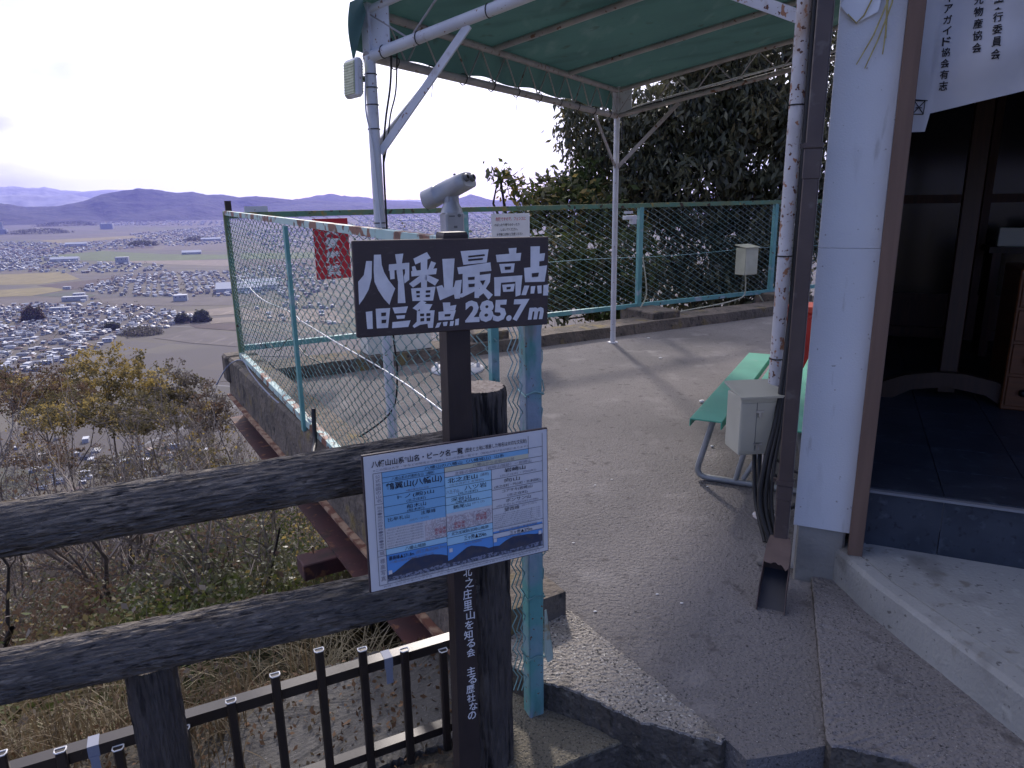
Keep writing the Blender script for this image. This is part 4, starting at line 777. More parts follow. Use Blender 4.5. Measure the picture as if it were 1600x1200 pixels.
# back wall of the room: timber rails and dark glass doors
bw = MB().box(ep(1.6, 3.55, 1.7), (3.0, .06, 2.7), (E1, E2, UP)).build('back_wall', 'room_wood', hs)
for a in (.55, 1.35, 2.15): 
    dmb = MB()
    for x in (-.37, .37): dmb.box(ep(a + x, 3.48, 1.35), (.05, .04, 1.85), (E1, E2, UP))
    for z in (.46, .72, 1.45, 2.25): dmb.box(ep(a, 3.478, z), (.72, .038, .06), (E1, E2, UP))
    dd = dmb.build('sliding_door', 'room_wood', hs); MB().box(ep(a, 3.49, 1.45), (.70, .008, 1.5), (E1, E2, UP)).build('glass', 'glass_dark', dd)
# things inside the room
def inroom(a, b): return ep(a, b, .402)
s0 = atz(1475, 622, .402); st = thing('wooden_stand', 'plain upright wooden post on an arched base standing inside the dark entrance', 'stand', s0)
MB().box(s0 + UP * .79, (.085, .06, 1.50), (E1, E2, UP), bev=.004).build('upright', 'stand_wood', st)
ar = MB(); prof = [(q_[0] * .86, q_[1]) for q_ in [(-.42, 0), (-.30, 0), (-.2, .055), (0, .085), (.2, .055), (.30, 0), (.42, 0), (.40, .07), (.25, .13), (.08, .16), (-.08, .16), (-.25, .13), (-.40, .07)]]
k = len(prof); vs = [s0 + E1 * x + E2 * y + UP * z for y in (-.09, -.04) for x, z in prof]; ar.add(vs, [tuple(range(k)), tuple(range(k, 2 * k))[::-1]] + [(i, (i + 1) % k, k + (i + 1) % k, k + i) for i in range(k)]); ar.build('base', 'stand_wood', st)
k0 = atz(1562, 640, .402) + E1 * .075 + E2 * .22; ch = thing('chest_of_drawers', 'orange brown wooden chest with round dark knobs at the right edge of the entrance', 'chest', k0)
MB().box(k0 + UP * .36 + E1 * .2, (.55, .42, .72), (E1, E2, UP), bev=.006).build('case', 'chest_wood', ch)
for i in range(4):
    dmb = MB().box(k0 + UP * (.10 + .17 * i) + E1 * .2 - E2 * .212, (.52, .014, .155), (E1, E2, UP), bev=.003).build('drawer', 'chest_wood', ch)
    for x in (-.19, .19): MB().lathe(k0 + UP * (.10 + .17 * i) + E1 * (.2 + x) - E2 * .219, [(.010, 0), (.010, .012), (.020, .02), (.018, .03), (.006, .034)], 14, -E2).build('knob', 'dark_metal', dmb)
h0 = inroom(1.5, 3.05); shf = thing('display_shelf', 'dim wooden shelf with small boxes against the back of the entrance', 'shelf', h0)
MB().box(h0 + UP * .72, (1.1, .34, .04), (E1, E2, UP)).build('board', 'stand_wood', shf)
for x in (-.5, .5): MB().box(h0 + E1 * x + UP * .35, (.05, .3, .70), (E1, E2, UP)).build('leg', 'room_wood', shf)
for i, x in enumerate((-.42, -.22, .0, .2, .4)):
    g = MB().box(h0 + E1 * x - E2 * .05 + UP * (.80 + .02 * (i % 2)), (.15, .06, .12 + .04 * (i % 2)), (E1, E2, UP), bev=.003).build('carton', 'paper_grey'); tag(g, 'small pale carton standing on the dim shelf inside the entrance', 'carton', 'cartons on the dim shelf')
# ------------------------------------------------------------------ hanging curtain
nc = thing('entrance_curtain', 'white shop curtain with vertical black writing and a stitched crest across the entrance top', 'curtain', ep(1.1, .06, 2.1))
def cpt(x, y):     # where the curtain's plane is met in the direction of a picture point: (across, height)
    d = ray(x, y); t = ((EQ + E2 * .035) - CAM).dot(E2) / d.dot(E2); p = CAM + d * t; return (p - EQ).dot(E1), p.z
hp = [cpt(1424, 180), cpt(1447, 178), cpt(1500, 166), cpt(1550, 154), cpt(1600, 142), cpt(1700, 135)]
cx0, cx1 = cpt(1424, 180)[0], 2.6; cz1 = 3.02; tab = cpt(1447, 205)
def hem(a): return float(np.interp(a, [p[0] for p in hp], [p[1] for p in hp])) if a > tab[0] else tab[1]
def curt(a, t):   # t: 0 top, 1 hem
    z = cz1 + (hem(a) - cz1) * t; w = .030 * math.sin(a * 9 + 1.2) * t + .016 * math.sin(a * 17 + t * 9) * t + .014 * math.sin((t * 14 + a * 6)) * max(0, t - .45) + .06 * t * math.sin((a - cx0) * 2.2) + .02 * math.sin(a * 21 + t * 5) * t ** 2 + .03 * math.exp(-((t - .80 - .1 * math.sin(a * 4)) / .07) ** 2) * min(1, (a - cx0) * 4)
    return ep(a, .035 - w, z)
NA, NT = 110, 60; aa = [cx0 + (cx1 - cx0) * (i / NA) ** 1.5 for i in range(NA + 1)]; vs = [curt(a, k / NT) for k in range(NT + 1) for a in aa]
MB().add(vs, [(k * (NA + 1) + i, k * (NA + 1) + i + 1, (k + 1) * (NA + 1) + i + 1, (k + 1) * (NA + 1) + i) for k in range(NT) for i in range(NA)], 0, True).build('cloth', 'cloth_white', nc)
ink = MB()
def ctext(ch, a0, z0, a1, z1, off=.02):
    v, f = glyphs(ch, off)
    if not v: return
    x0 = min(p[0] for p in v); x1 = max(p[0] for p in v); y0 = min(p[1] for p in v); y1 = max(p[1] for p in v); out = []
    for p in v:
        a = a0 + (a1 - a0) * (p[0] - x0) / (x1 - x0); z = z0 + (z1 - z0) * (p[1] - y0) / max(y1 - y0, .01); t = (cz1 - z) / (cz1 - hem(a)); out.append(curt(a, t) - E2 * .003)
    ink.add(out, f, 0)
for x_, s_, yb, pitch, wd in ((1552, 'ボランティア実行委員会', 97, 19.5, 17), (1524, '近江八幡市観光物産協会', 86, 19.5, 16), (1474, '近江八幡ボランティアガイド協会有志', 142, 17.6, 15)):
    for i, c_ in enumerate(s_[::-1]):
        y1 = yb - i * pitch
        if y1 < -60: break
        xx = x_ + (yb - y1) * .075; a0, z0 = cpt(xx - wd / 2, y1); a1, z1 = cpt(xx + wd / 2, y1 - pitch * .88); ctext(c_, a0, z0, a1, z1)
ink.build('lettering', 'ink', nc, fixn=False)
cr = MB()
def cline(a0, z0, a1, z1, w=.0022):
    p = [curt(a0 + (a1 - a0) * t, (cz1 - (z0 + (z1 - z0) * t)) / (cz1 - hem(a0 + (a1 - a0) * t))) - E2 * .004 for t in np.linspace(0, 1, 8)]; cr.tube(p, w * .6, 4)
def cl2(x0, y0, x1, y1): cline(*cpt(x0, y0), *cpt(x1, y1))
for s_ in ((1426, 178, 1443, 178), (1443, 178, 1446, 157), (1446, 157, 1429, 157), (1429, 157, 1426, 178), (1426, 178, 1446, 157), (1429, 157, 1443, 178), (1431, 168, 1441, 168), (1425, 155, 1450, 157)): cl2(*s_)
cr.build('crest', 'ink', nc)
# straw decoration with folded white paper on the panel
sd_ = thing('straw_decoration', 'straw new year ornament with folded white paper hanging on the white wall panel', 'ornament', ep(.1, -.01, 2.1))
def onp(a, z, l=-.008): return ep(a, l, z)
def ppt(x, y, l):   # where the panel's face, pushed out by l, is met in the direction of a picture point
    d = ray(x, y); t = ((EQ - E2 * l) - CAM).dot(E2) / d.dot(E2); return CAM + d * t
pq_ = ((1312, 8), (1337, 37), (1372, 18), (1392, -60), (1330, -60), (1326, -8))
pp = MB(); pp.add([ppt(x, y, .012) for x, y in pq_] + [ppt(x, y, .0135) for x, y in pq_], [tuple(range(6)), tuple(range(6, 12))[::-1]] + [(i, (i + 1) % 6, 6 + (i + 1) % 6, 6 + i) for i in range(6)]); pp.build('paper', 'paper_white', sd_)
for pts in (((1391, -50), (1388, 0), (1365, 55), (1338, 101)), ((1399, -40), (1394, 4), (1372, 62), (1351, 107)), ((1384, -50), (1386, 10), (1384, 50), (1379, 85)), ((1372, -20), (1350, 24), (1338, 36), (1325, 22)), ((1390, -60), (1387, 0), (1384, 60))):
    MB().tube([ppt(x, y, .022 - .003 * i) for i, (x, y) in enumerate(pts)], [.0026] * (len(pts) - 1) + [.0018], 6).build('straw', 'straw', sd_)
# ------------------------------------------------------------------ terrain
PLAIN = -187.0
def e_of(x, y): return (x + .46) * -.42 + (y - 2.69) * .91
def hgt(x, y):
    q = max(e_of(x, y), math.hypot(x, y) - 150)
    if q <= 0: return -.36
    k = 1 if x < 2 else max(.55, 1 - (x - 2) * .06)
    z = -.36 - .70 * k * min(q, 70) - (max(0, q - 70) / 360) ** .9 * 137 - .25 * min(q, 1)
    z += noise.noise(Vector((x * .11, y * .11, 0))) * min(q * .12, 3) + noise.noise(Vector((x * .6, y * .6, 3))) * min(q * .08, .3)
    return max(PLAIN, z)
m = bpy.data.materials.new('ground_cover'); m.use_nodes = True; nt = m.node_tree; b = nt.nodes['Principled BSDF']; b.inputs['Roughness'].default_value = .95
geo = nt.nodes.new('ShaderNodeNewGeometry')
def vm(op, a, bvec=None):
    n = nt.nodes.new('ShaderNodeVectorMath'); n.operation = op; nt.links.new(a, n.inputs[0])
    if bvec is not None: n.inputs[1].default_value = bvec
    return n.outputs[0]
def ramp(fac, stops, interp='CONSTANT'):
    r_ = nt.nodes.new('ShaderNodeValToRGB'); r_.color_ramp.interpolation = interp; el = r_.color_ramp.elements
    while len(el) < len(stops): el.new(.5)
    for q, (p, c) in zip(el, stops): q.position = p; q.color = (*c, 1)
    nt.links.new(fac, r_.inputs[0]); return r_.outputs[0]
mp = nt.nodes.new('ShaderNodeMapping'); mp.inputs['Rotation'].default_value = (0, 0, R(17)); nt.links.new(geo.outputs['Position'], mp.inputs[0])
def cells(sx, sy):
    wn = nt.nodes.new('ShaderNodeTexWhiteNoise'); wn.noise_dimensions = '2D'; nt.links.new(vm('SNAP', mp.outputs[0], (sx, sy, 1e6)), wn.inputs[0]); return wn.outputs[0]
fields = ramp(cells(150, 62), [(0, (.20, .155, .11)), (.2, (.15, .12, .10)), (.38, (.23, .19, .11)), (.52, (.115, .13, .06)), (.62, (.18, .15, .125)), (.78, (.27, .23, .15)), (.9, (.12, .10, .085))])
big = ramp(cells(900, 420), [(0, (.17, .14, .12)), (.3, (.21, .17, .12)), (.55, (.12, .145, .06)), (.7, (.15, .12, .105)), (.85, (.22, .19, .13))])
fields = mixc(nt, .45, fields, big)
fields = mixc(nt, noise_fac(nt, .004, .45, .62), fields, (.15, .125, .11))
def stripes(axis, period, width):
    sp = nt.nodes.new('ShaderNodeSeparateXYZ'); nt.links.new(mp.outputs[0], sp.inputs[0]); md = nt.nodes.new('ShaderNodeMath'); md.operation = 'PINGPONG'; md.inputs[1].default_value = period / 2; nt.links.new(sp.outputs[axis], md.inputs[0])
    lt = nt.nodes.new('ShaderNodeMath'); lt.operation = 'LESS_THAN'; lt.inputs[1].default_value = width; nt.links.new(md.outputs[0], lt.inputs[0]); return lt.outputs[0]
fdk = nt.nodes.new('ShaderNodeMix'); fdk.data_type = 'RGBA'; fdk.blend_type = 'MULTIPLY'; fdk.inputs[0].default_value = 1; nt.links.new(fields, fdk.inputs[6]); fdk.inputs[7].default_value = (.50, .53, .56, 1); fields = fdk.outputs[2]
fields = mixc(nt, stripes(0, 450, 2.0), fields, (.17, .165, .165)); fields = mixc(nt, stripes(1, 310, 1.8), fields, (.16, .155, .155)); fields = mixc(nt, stripes(1, 1240, 5), fields, (.07, .075, .07))
forest = mixc(nt, noise_fac(nt, .35, .4, .6), (.075, .068, .055), (.12, .10, .08)); forest = mixc(nt, noise_fac(nt, 3.0, .5, .7), forest, (.12, .10, .065)); forest = mixc(nt, noise_fac(nt, 22, .55, .68), forest, (.16, .125, .085))
sz = nt.nodes.new('ShaderNodeSeparateXYZ'); nt.links.new(geo.outputs['Position'], sz.inputs[0]); mr = nt.nodes.new('ShaderNodeMapRange'); mr.inputs[1].default_value = PLAIN + .2; mr.inputs[2].default_value = PLAIN + 4; nt.links.new(sz.outputs[2], mr.inputs[0])
nt.links.new(mixc(nt, mr.outputs[0], fields, forest), b.inputs['Base Color']); bp = nt.nodes.new('ShaderNodeBump'); bp.inputs['Distance'].default_value = .03; nt.links.new(noise_fac(nt, 30, 0, 1), bp.inputs['Height']); nt.links.new(bp.outputs[0], b.inputs['Normal'])
MATS['ground_cover'] = m
radii = [0] + list(np.geomspace(.6, 22000, 210)); na = 240; V = [(0, 0, hgt(0, 0))]; F = []
for r_ in radii[1:]:
    for j in range(na):
        a = 2 * math.pi * j / na; x, y = r_ * math.cos(a), r_ * math.sin(a)
        z = hgt(x, y); s2 = (Vector((x, y, 0)) - FC).dot(FV); s1 = (Vector((x, y, 0)) - FC).dot(FU)
        V.append((x, y, z))
for i in range(len(radii) - 2):
    for j in range(na): F.append((1 + i * na + j, 1 + i * na + (j + 1) % na, 1 + (i + 1) * na + (j + 1) % na, 1 + (i + 1) * na + j))
g = MB().add(V, F + [], 0, True); g.add([V[0]] + V[1:na + 1], [(0, 1 + j, 1 + (j + 1) % na) for j in range(na)], 0, True); struct(g.build('ground', 'ground_cover', fixn=False))
# concrete path below the terrace with the dark metal fence
ev = Vector((-.42, .91, 0)); et = Vector((.91, .42, 0)); pb = Vector((-.46, 2.69, 0))
mat('path_concrete', (.115, .11, .105), (.085, .08, .075), 4, .35, .65, .9, layers=(((.09, .085, .075), 9, .58, .7), ((.28, .27, .26), 140, .64, .74)), bump=.006, bscale=70)
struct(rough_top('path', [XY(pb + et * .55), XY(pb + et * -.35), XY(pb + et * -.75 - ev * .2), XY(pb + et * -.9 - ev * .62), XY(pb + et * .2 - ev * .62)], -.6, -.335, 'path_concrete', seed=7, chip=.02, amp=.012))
A_ = Vector((-.222, 2.115, 0)); B_ = Vector((-1.335, 1.572, 0)); md = (B_ - A_).normalized(); mn = Vector((md.y, -md.x, 0))
mf = thing('metal_fence', 'dark brown metal fence with white-rimmed uprights of stepped heights below the log rails', 'fence', A_.lerp(B_, .5) + UP * -.33)
ml = (B_ - A_).length + 1.6
bar(MB(), A_ - md * .02 + UP * .065, A_ + md * ml + UP * .062, .042, .034).build('top_rail', 'fence_brown', mf); bar(MB(), A_ - md * .02 + UP * -.262, A_ + md * ml + UP * -.262, .038, .03).build('bottom_rail', 'fence_brown', mf)
tops = ((687, 1008), (627, 1007), (562, 1006), (495, 1007), (427, 1045), (359, 1085), (287, 1127), (236, 1146), (185, 1157), (96, 1160), (4, 1165), (-95, 1172))
mnv = (A_ - B_).cross(UP).normalized()
for x, y in tops:
    d = ray(x, y); t = (A_ - CAM).dot(mnv) / d.dot(mnv); p = CAM + d * t; c = Vector((p.x, p.y, 0)) + (mnv if mnv.y < 0 else -mnv) * .030; X = md; Yn = mnv if mnv.y < 0 else -mnv
    ht = p.z; prof = [(-.013, -.006), (.013, -.006), (.013, .006), (.009, .013), (-.009, .013), (-.013, .006)]
    vs = [c + X * a + Yn * b_ + UP * z for z in (-.33, ht) for a, b_ in prof]; n_ = 6
    bl_ = MB().add(vs, [(i, (i + 1) % n_, n_ + (i + 1) % n_, n_ + i) for i in range(n_)] + [tuple(range(n_, 2 * n_))]).build('baluster', 'fence_brown', mf)
    cp = MB(); pts = [c + X * (a * 1.05) + Yn * (b_ * 1.05) + UP * (ht + .001) for a, b_ in prof]; cp.tube(pts + [pts[0]], .0022, 5); cp.build('cap_rim', 'cap_white', bl_)
for k in range(9):
    c = A_ + md * ((B_ - A_).length + .16 + .147 * k) + Yn * .030; c.z = 0; ht = .06 + .05 * abs(math.sin(k * .8)); vs = [c + md * a + Yn * b_ + UP * z for z in (-.33, ht) for a, b_ in prof]
    bl_ = MB().add(vs, [(i, (i + 1) % 6, 6 + (i + 1) % 6, 6 + i) for i in range(6)] + [tuple(range(6, 12))]).build('baluster', 'fence_brown', mf); pts = [c + md * (a * 1.05) + Yn * (b_ * 1.05) + UP * (ht + .001) for a, b_ in prof]; MB().tube(pts + [pts[0]], .0022, 5).build('cap_rim', 'cap_white', bl_)
for px_ in (605, 148):
    d = ray(px_, 1040 if px_ > 300 else 1170); t = (A_ - CAM).dot(mnv) / d.dot(mnv); p = CAM + d * t; tag(MB().box(Vector((p.x, p.y, .064)), (.028, .046, .038), (md, mnv, UP)).box(Vector((p.x, p.y, .02)) + (mnv if mnv.y < 0 else -mnv) * .024, (.022, .002, .06), (md, mnv, UP)).build('tape_patch', 'tape_grey'), 'grey tape wrapped round the metal fence rail ' + ('near the sign post' if px_ > 300 else 'left of the short log post'), 'tape')
# ------------------------------------------------------------------ vegetation
for nm, c1, c2, tr in (('leaf_olive', (.15, .125, .062), (.10, .088, .05), .42), ('leaf_yellow', (.36, .27, .09), (.24, .18, .07), .48), ('leaf_rust', (.16, .105, .07), (.11, .075, .055), .38), ('leaf_dark', (.092, .102, .056), (.14, .13, .072), .30), ('leaf_deep', (.060, .070, .046), (.09, .088, .058), .22), ('leaf_green', (.06, .085, .025), (.09, .10, .03), .28), ('leaf_grey', (.19, .165, .14), (.14, .12, .105), .30), ('grass_dry', (.16, .12, .07), (.10, .075, .045), .3), ('grass_pale', (.48, .42, .28), (.36, .30, .18), .3), ('leaf_litter', (.19, .11, .06), (.12, .07, .04), .1)):
    mat(nm, c1, c2, .9, .3, .7, .45 if 'dark' in nm or 'deep' in nm else .7, trans=tr, spec=.45 if 'dark' in nm or 'deep' in nm else .25)
mat('trunk_grey', (.15, .125, .105), (.085, .07, .06), 9, .35, .65, .95, layers=(((.24, .22, .19), 25, .62, .75),), bump=.01, bscale=30, bstretch=(1, 1, .3)); mat('trunk_dark', (.045, .036, .032), (.03, .024, .022), 9, .35, .65, .95, bump=.01, bscale=30); mat('twig', (.26, .22, .195), (.16, .135, .12), 3, .35, .65, .9)
def leaf_quads(P, size, aspect, droop=0, jit=.4, lean=None, fold=True):
    """one diamond-shaped leaf (a quad) at each point of P, random way up; droop pulls the tip down"""
    n = len(P); d = rng.normal(size=(n, 3)); d[:, 2] -= droop * 2.2; d /= np.linalg.norm(d, axis=1)[:, None]
    w = rng.normal(size=(n, 3)); w -= d * (w * d).sum(1)[:, None]; w /= np.linalg.norm(w, axis=1)[:, None]; nn_ = np.cross(d, w)
    L = size * (1 + jit * (rng.random(n) - .5) * 2)[:, None]; W = L / aspect
    a = P; b_ = P + d * L * .45 + w * W * .5 + nn_ * L * .06; c = P + d * L; e = P + d * L * .45 - w * W * .5 + nn_ * L * .06
    V = np.stack([a, b_, c, e], 1).reshape(-1, 3); F = np.arange(4 * n).reshape(n, 4); return V, F
def grow(base, d, L, r, levels, mbs, tips, rnd, spread=.6, up=.15, gnarl=.25, kids=(3, 4), first=.35, ratio=.66, thin=.006):
    """recursive branches: thick ones into mbs[0] (wood), fine ones into mbs[1] (twigs); tips collects points along the fine ones"""
    n = max(3, int(L / (.25 if levels > 1 else .12)) if L > .5 else 3); n = min(n, 9); pts = [Vector(base)]; dd = Vector(d).normalized()
    for i in range(n):
        dd = (dd + Vector((rnd.gauss(0, gnarl), rnd.gauss(0, gnarl), rnd.gauss(0, gnarl * .7) + up * .3)) * .5).normalized(); pts.append(pts[-1] + dd * (L / n))
    rr = [max(thin * .5, r * (1 - .55 * i / n)) for i in range(n + 1)]
    if r > thin * 2.2: mbs[0].tube(pts, rr, 7 if r > .03 else 5, caps=False)
    else: mbs[1].tube(pts, rr, 3, caps=False, sm=False)
    if levels <= 1:
        for i in range(1, n + 1): tips.append(pts[i])
    if levels > 0:
        k = rnd.randint(*kids)
        for j in range(k):
            t = first + (1 - first) * (j + rnd.random()) / k; i = min(n - 1, int(t * n)); p = pts[i].lerp(pts[i + 1], t * n - i); a = pts[i + 1] - pts[i]; x, y = ortho(a); ph = rnd.random() * 6.283; s = spread * (.7 + .6 * rnd.random())
            nd = a.normalized() * math.cos(s) + (x * math.cos(ph) + y * math.sin(ph)) * math.sin(s); nd.z += up * .5
            grow(p, nd, L * ratio * (.75 + .5 * rnd.random()), rr[i] * .62, levels - 1, mbs, tips, rnd, spread, up, gnarl, kids, .2, ratio, thin)
def tree(name, base, H, label, seed, leaves=(), levels=4, r=.09, trunk='trunk_grey', spread=.62, up=.2, gnarl=.28, lean=(0, 0), kids=(3, 4), cat='tree', group=None, stems=1, thin=.006, first=.35, ratio=.66, sink=.3):
    """leaves: list of (material, share of tips, leaf length, aspect, per tip, scatter, droop)"""
    rnd = random.Random(seed); base = Vector(base); t = thing(name, label, cat, base, group); mbs = (MB(), MB()); tips = []
    for s in range(stems):
        a = rnd.random() * 6.28; d = Vector((lean[0] + (math.cos(a) * .45 if stems > 1 else 0), lean[1] + (math.sin(a) * .45 if stems > 1 else 0), 1))
        grow(base - UP * sink, d, H * .48, r, levels, mbs, tips, rnd, spread, up, gnarl, kids, first, ratio, thin)
    zt = max([p.z for p in tips] + [base.z + .1]); k_ = H / (zt - base.z)
    for mb in mbs: mb.v = [(p[0], p[1], base.z + (p[2] - base.z) * k_) for p in mb.v]
    tips = [Vector((p.x, p.y, base.z + (p.z - base.z) * k_)) for p in tips]
    mbs[0].build('trunk', trunk, t, fixn=False)
    tw_ = mbs[1].build('twigs', 'twig', t, fixn=False) if mbs[1].f else None
    if leaves and tips:
        T_ = np.array([tuple(p) for p in tips]); Vs = []; Fs = []; Ms = []; off = 0
        # bare and leafy clumps: a slow noise decides which twigs carry leaves
        nz = np.array([noise.noise(Vector((p[0] * .9, p[1] * .9, p[2] * .9 + seed))) for p in tips]); order = np.argsort(-(nz + rng.normal(size=len(nz)) * .12))
        for mi, (mm, share, size, asp, per, sc, dr) in enumerate(leaves):
            k = max(1, int(len(T_) * share)); sel = T_[order[:k]] if mi % 2 == 0 else T_[order[-k:]]; P = np.repeat(sel, per, 0) + rng.normal(size=(len(sel) * per, 3)) * sc
            V, F = leaf_quads(P, size, asp, dr); Vs.append(V); Fs.append(F + off); Ms.append(np.full(len(F), mi)); off += len(V)
        bulk('crown', np.concatenate(Vs), np.concatenate(Fs), [q[0] for q in leaves], np.concatenate(Ms), t)
    return t
def gz(x, y, D, dz=0):
    """ground point in the direction of a pixel at depth D"""
    d = ray(x, y); p = CAM + d * (D / d.y); return Vector((p.x, p.y, hgt(p.x, p.y) + dz))
def to_h(base, y, x=None):   # height from a base up to the picture row y at that depth
    d = ray(x if x is not None else 400, y); return (CAM + d * (base.y / d.y)).z - base.z
# --- left slope: thin autumn trees
spec = [  # x, D, top row, seed, kind, label
 (20, 5.6, 560, 3, 'dark', 'dark gnarled bare tree at the far left edge just beyond the dry grass'),
 (120, 10, 600, 4, 'rust', 'thin tree with rust-brown leaves left of the bare branches on the slope'),
 (235, 8.2, 625, 5, 'bare', 'pale grey bare-branched tree on the slope above the upper log rail'),
 (425, 9.4, 655, 7, 'yellow', 'small yellow-leaved tree growing just under the terrace edge wall'),
 (300, 6.6, 700, 8, 'bare', 'thin bare tree with crooked limbs seen between the two log rails'),
 (-60, 12, 540, 13, 'rust', 'brown-leaved tree cut off by the left edge of the view'),
 (380, 14, 640, 16, 'yellow2', 'yellowish bushy tree next to the terrace edge beam'),
 (90, 7.0, 640, 19, 'bare', 'pale bare tree leaning over the slope behind the left end of the upper rail'),
 (400, 8.2, 640, 20, 'bare', 'bare forked tree just left of the terrace edge wall'),
 (180, 6.2, 720, 25, 'dark', 'dark crooked tree low behind the left half of the rails'),
 (320, 9.5, 590, 26, 'bare', 'tall bare grey tree in front of the hazy treetops'),
 (60, 13, 612, 71, 'haze', 'grey twiggy tree in the thicket under the russet treetop'),
 (150, 14, 622, 72, 'haze', 'grey twiggy tree right under the golden crown'),
 (215, 12, 668, 73, 'haze', 'grey twiggy tree low in the middle of the thicket'),
 (290, 15, 640, 74, 'haze', 'grey twiggy tree under the hazy grey crown'),
 (350, 12, 672, 75, 'haze', 'grey twiggy tree near the yellow-leaved sapling'),
 (20, 10, 650, 76, 'haze', 'grey twiggy tree low at the left edge'),
 (110, 11, 690, 77, 'haze', 'grey twiggy tree just over the upper log rail'),
 (440, 12.5, 690, 18, 'rust', 'russet young tree low beside the red steel beam'),
]
KIND = {'haze': dict(leaves=[('leaf_grey', .45, .045, 1.5, 1, .05, .1), ('leaf_rust', .25, .042, 1.5, 1, .05, .1), ('leaf_yellow', .05, .045, 1.4, 1, .05, 0)], levels=4, r=.05, gnarl=.36, spread=.6, stems=3, kids=(3, 4), thin=.008),
 'dark': dict(leaves=[('leaf_yellow', .06, .032, 1.5, 1, .04, .2), ('leaf_rust', .2, .034, 1.6, 1, .05, .3)], trunk='trunk_dark', r=.11, levels=4, gnarl=.45, kids=(3, 4), spread=.75, thin=.007),
 'rust': dict(leaves=[('leaf_rust', .6, .042, 1.6, 2, .05, .3), ('leaf_olive', .3, .04, 1.6, 1, .05, .2), ('leaf_yellow', .05, .042, 1.5, 1, .04, 0)], levels=4, r=.085, kids=(3, 4), thin=.007),
 'bare': dict(leaves=[('leaf_yellow', .05, .036, 1.5, 1, .04, 0), ('leaf_grey', .06, .036, 1.6, 1, .05, .2)], levels=4, r=.10, gnarl=.42, spread=.62, kids=(3, 4), thin=.008),
 'olive': dict(leaves=[('leaf_olive', .55, .05, 1.7, 2, .07, .2), ('leaf_grey', .35, .05, 1.7, 1, .07, .2), ('leaf_yellow', .05, .05, 1.5, 1, .05, 0)], levels=5, r=.10, kids=(3, 3), thin=.006),
 'yellow': dict(leaves=[('leaf_yellow', .45, .045, 1.4, 2, .06, .1), ('leaf_olive', .25, .04, 1.7, 1, .06, .2)], levels=4, r=.05, stems=3),
 'yellow2': dict(leaves=[('leaf_yellow', .4, .055, 1.4, 2, .08, .1), ('leaf_olive', .5, .05, 1.7, 2, .08, .2)], levels=4, r=.07, stems=2, thin=.007),
 'knoll': dict(leaves=[('leaf_yellow', .45, .085, 1.5, 4, .20, .1), ('leaf_olive', .9, .09, 1.6, 7, .24, .2), ('leaf_grey', .5, .08, 1.6, 3, .2, .1)], levels=4, r=.2, thin=.012, kids=(5, 6), spread=.9),
 'knoll2': dict(leaves=[('leaf_olive', .9, .11, 1.6, 8, .32, .2), ('leaf_grey', .5, .11, 1.7, 4, .32, .2)], levels=4, r=.2, thin=.014, kids=(4, 4), spread=.75),
 'rust2': dict(leaves=[('leaf_rust', .8, .075, 1.5, 6, .20, .1), ('leaf_olive', .5, .075, 1.6, 4, .20, .2)], levels=4, r=.15, thin=.01, kids=(4, 5), spread=.9),
 'grey': dict(leaves=[('leaf_grey', .8, .075, 1.6, 5, .20, .2), ('leaf_olive', .35, .08, 1.6, 3, .2, .2)], levels=4, r=.15, thin=.010, kids=(4, 5), spread=.85)}
for x, D, ty, sd, kd, lab in spec:
    b0 = gz(x, 700, D); H = max(1.5, to_h(b0, ty, x)); tree('deciduous_tree' if kd != 'bare' else 'bare_tree', b0, H, lab, sd, **KIND[kd])
# shrubs between the rails
for i, (x, D, ty, sd, mm, lab) in enumerate(((255, 6.3, 850, 31, 'leaf_dark', 'dark green shrub with small glossy leaves above the lower log rail'), (400, 6.0, 835, 32, 'leaf_dark', 'olive shrub on the slope below the steel beam bracket'), (500, 5.2, 870, 33, 'leaf_green', 'leafy shrub tucked under the steel beam between the rails'), (120, 6.8, 820, 34, 'leaf_rust', 'brown shrub behind the left part of the log rails'), (60, 4.6, 980, 35, 'leaf_olive', 'low scrubby shrub by the dry grass at the lower left'), (330, 7.8, 800, 36, 'leaf_grey', 'grey twiggy shrub halfway down the slope between the rails'), (330, 4.5, 952, 37, 'leaf_green', 'low green shrub under the lower log rail right of the short log post'), (455, 4.3, 962, 38, 'leaf_dark', 'dark low shrub behind the tallest metal fence uprights'), (560, 4.0, 975, 39, 'leaf_olive', 'olive low shrub between the metal fence and the steel beam'), (235, 4.8, 968, 40, 'leaf_green', 'green low shrub behind the short log post'), (110, 4.5, 1000, 43, 'leaf_olive', 'olive low shrub behind the pale grass at the lower left'), (190, 8.5, 830, 44, 'leaf_dark', 'dark evergreen shrub lower on the slope behind the lower rail'), (420, 8.0, 800, 50, 'leaf_green', 'green shrub lower on the slope left of the beam bracket'))):
    b0 = gz(x, 900, D); H = max(.8, to_h(b0, ty, x)); tree('shrub', b0, H, lab, sd, leaves=[(mm, .95, .05, 1.8, 9, .13, .1), ('leaf_yellow', .06, .045, 1.6, 1, .1, 0)], levels=3, r=.03, stems=7, cat='shrub', spread=.7, up=.25, kids=(4, 5), thin=.004)
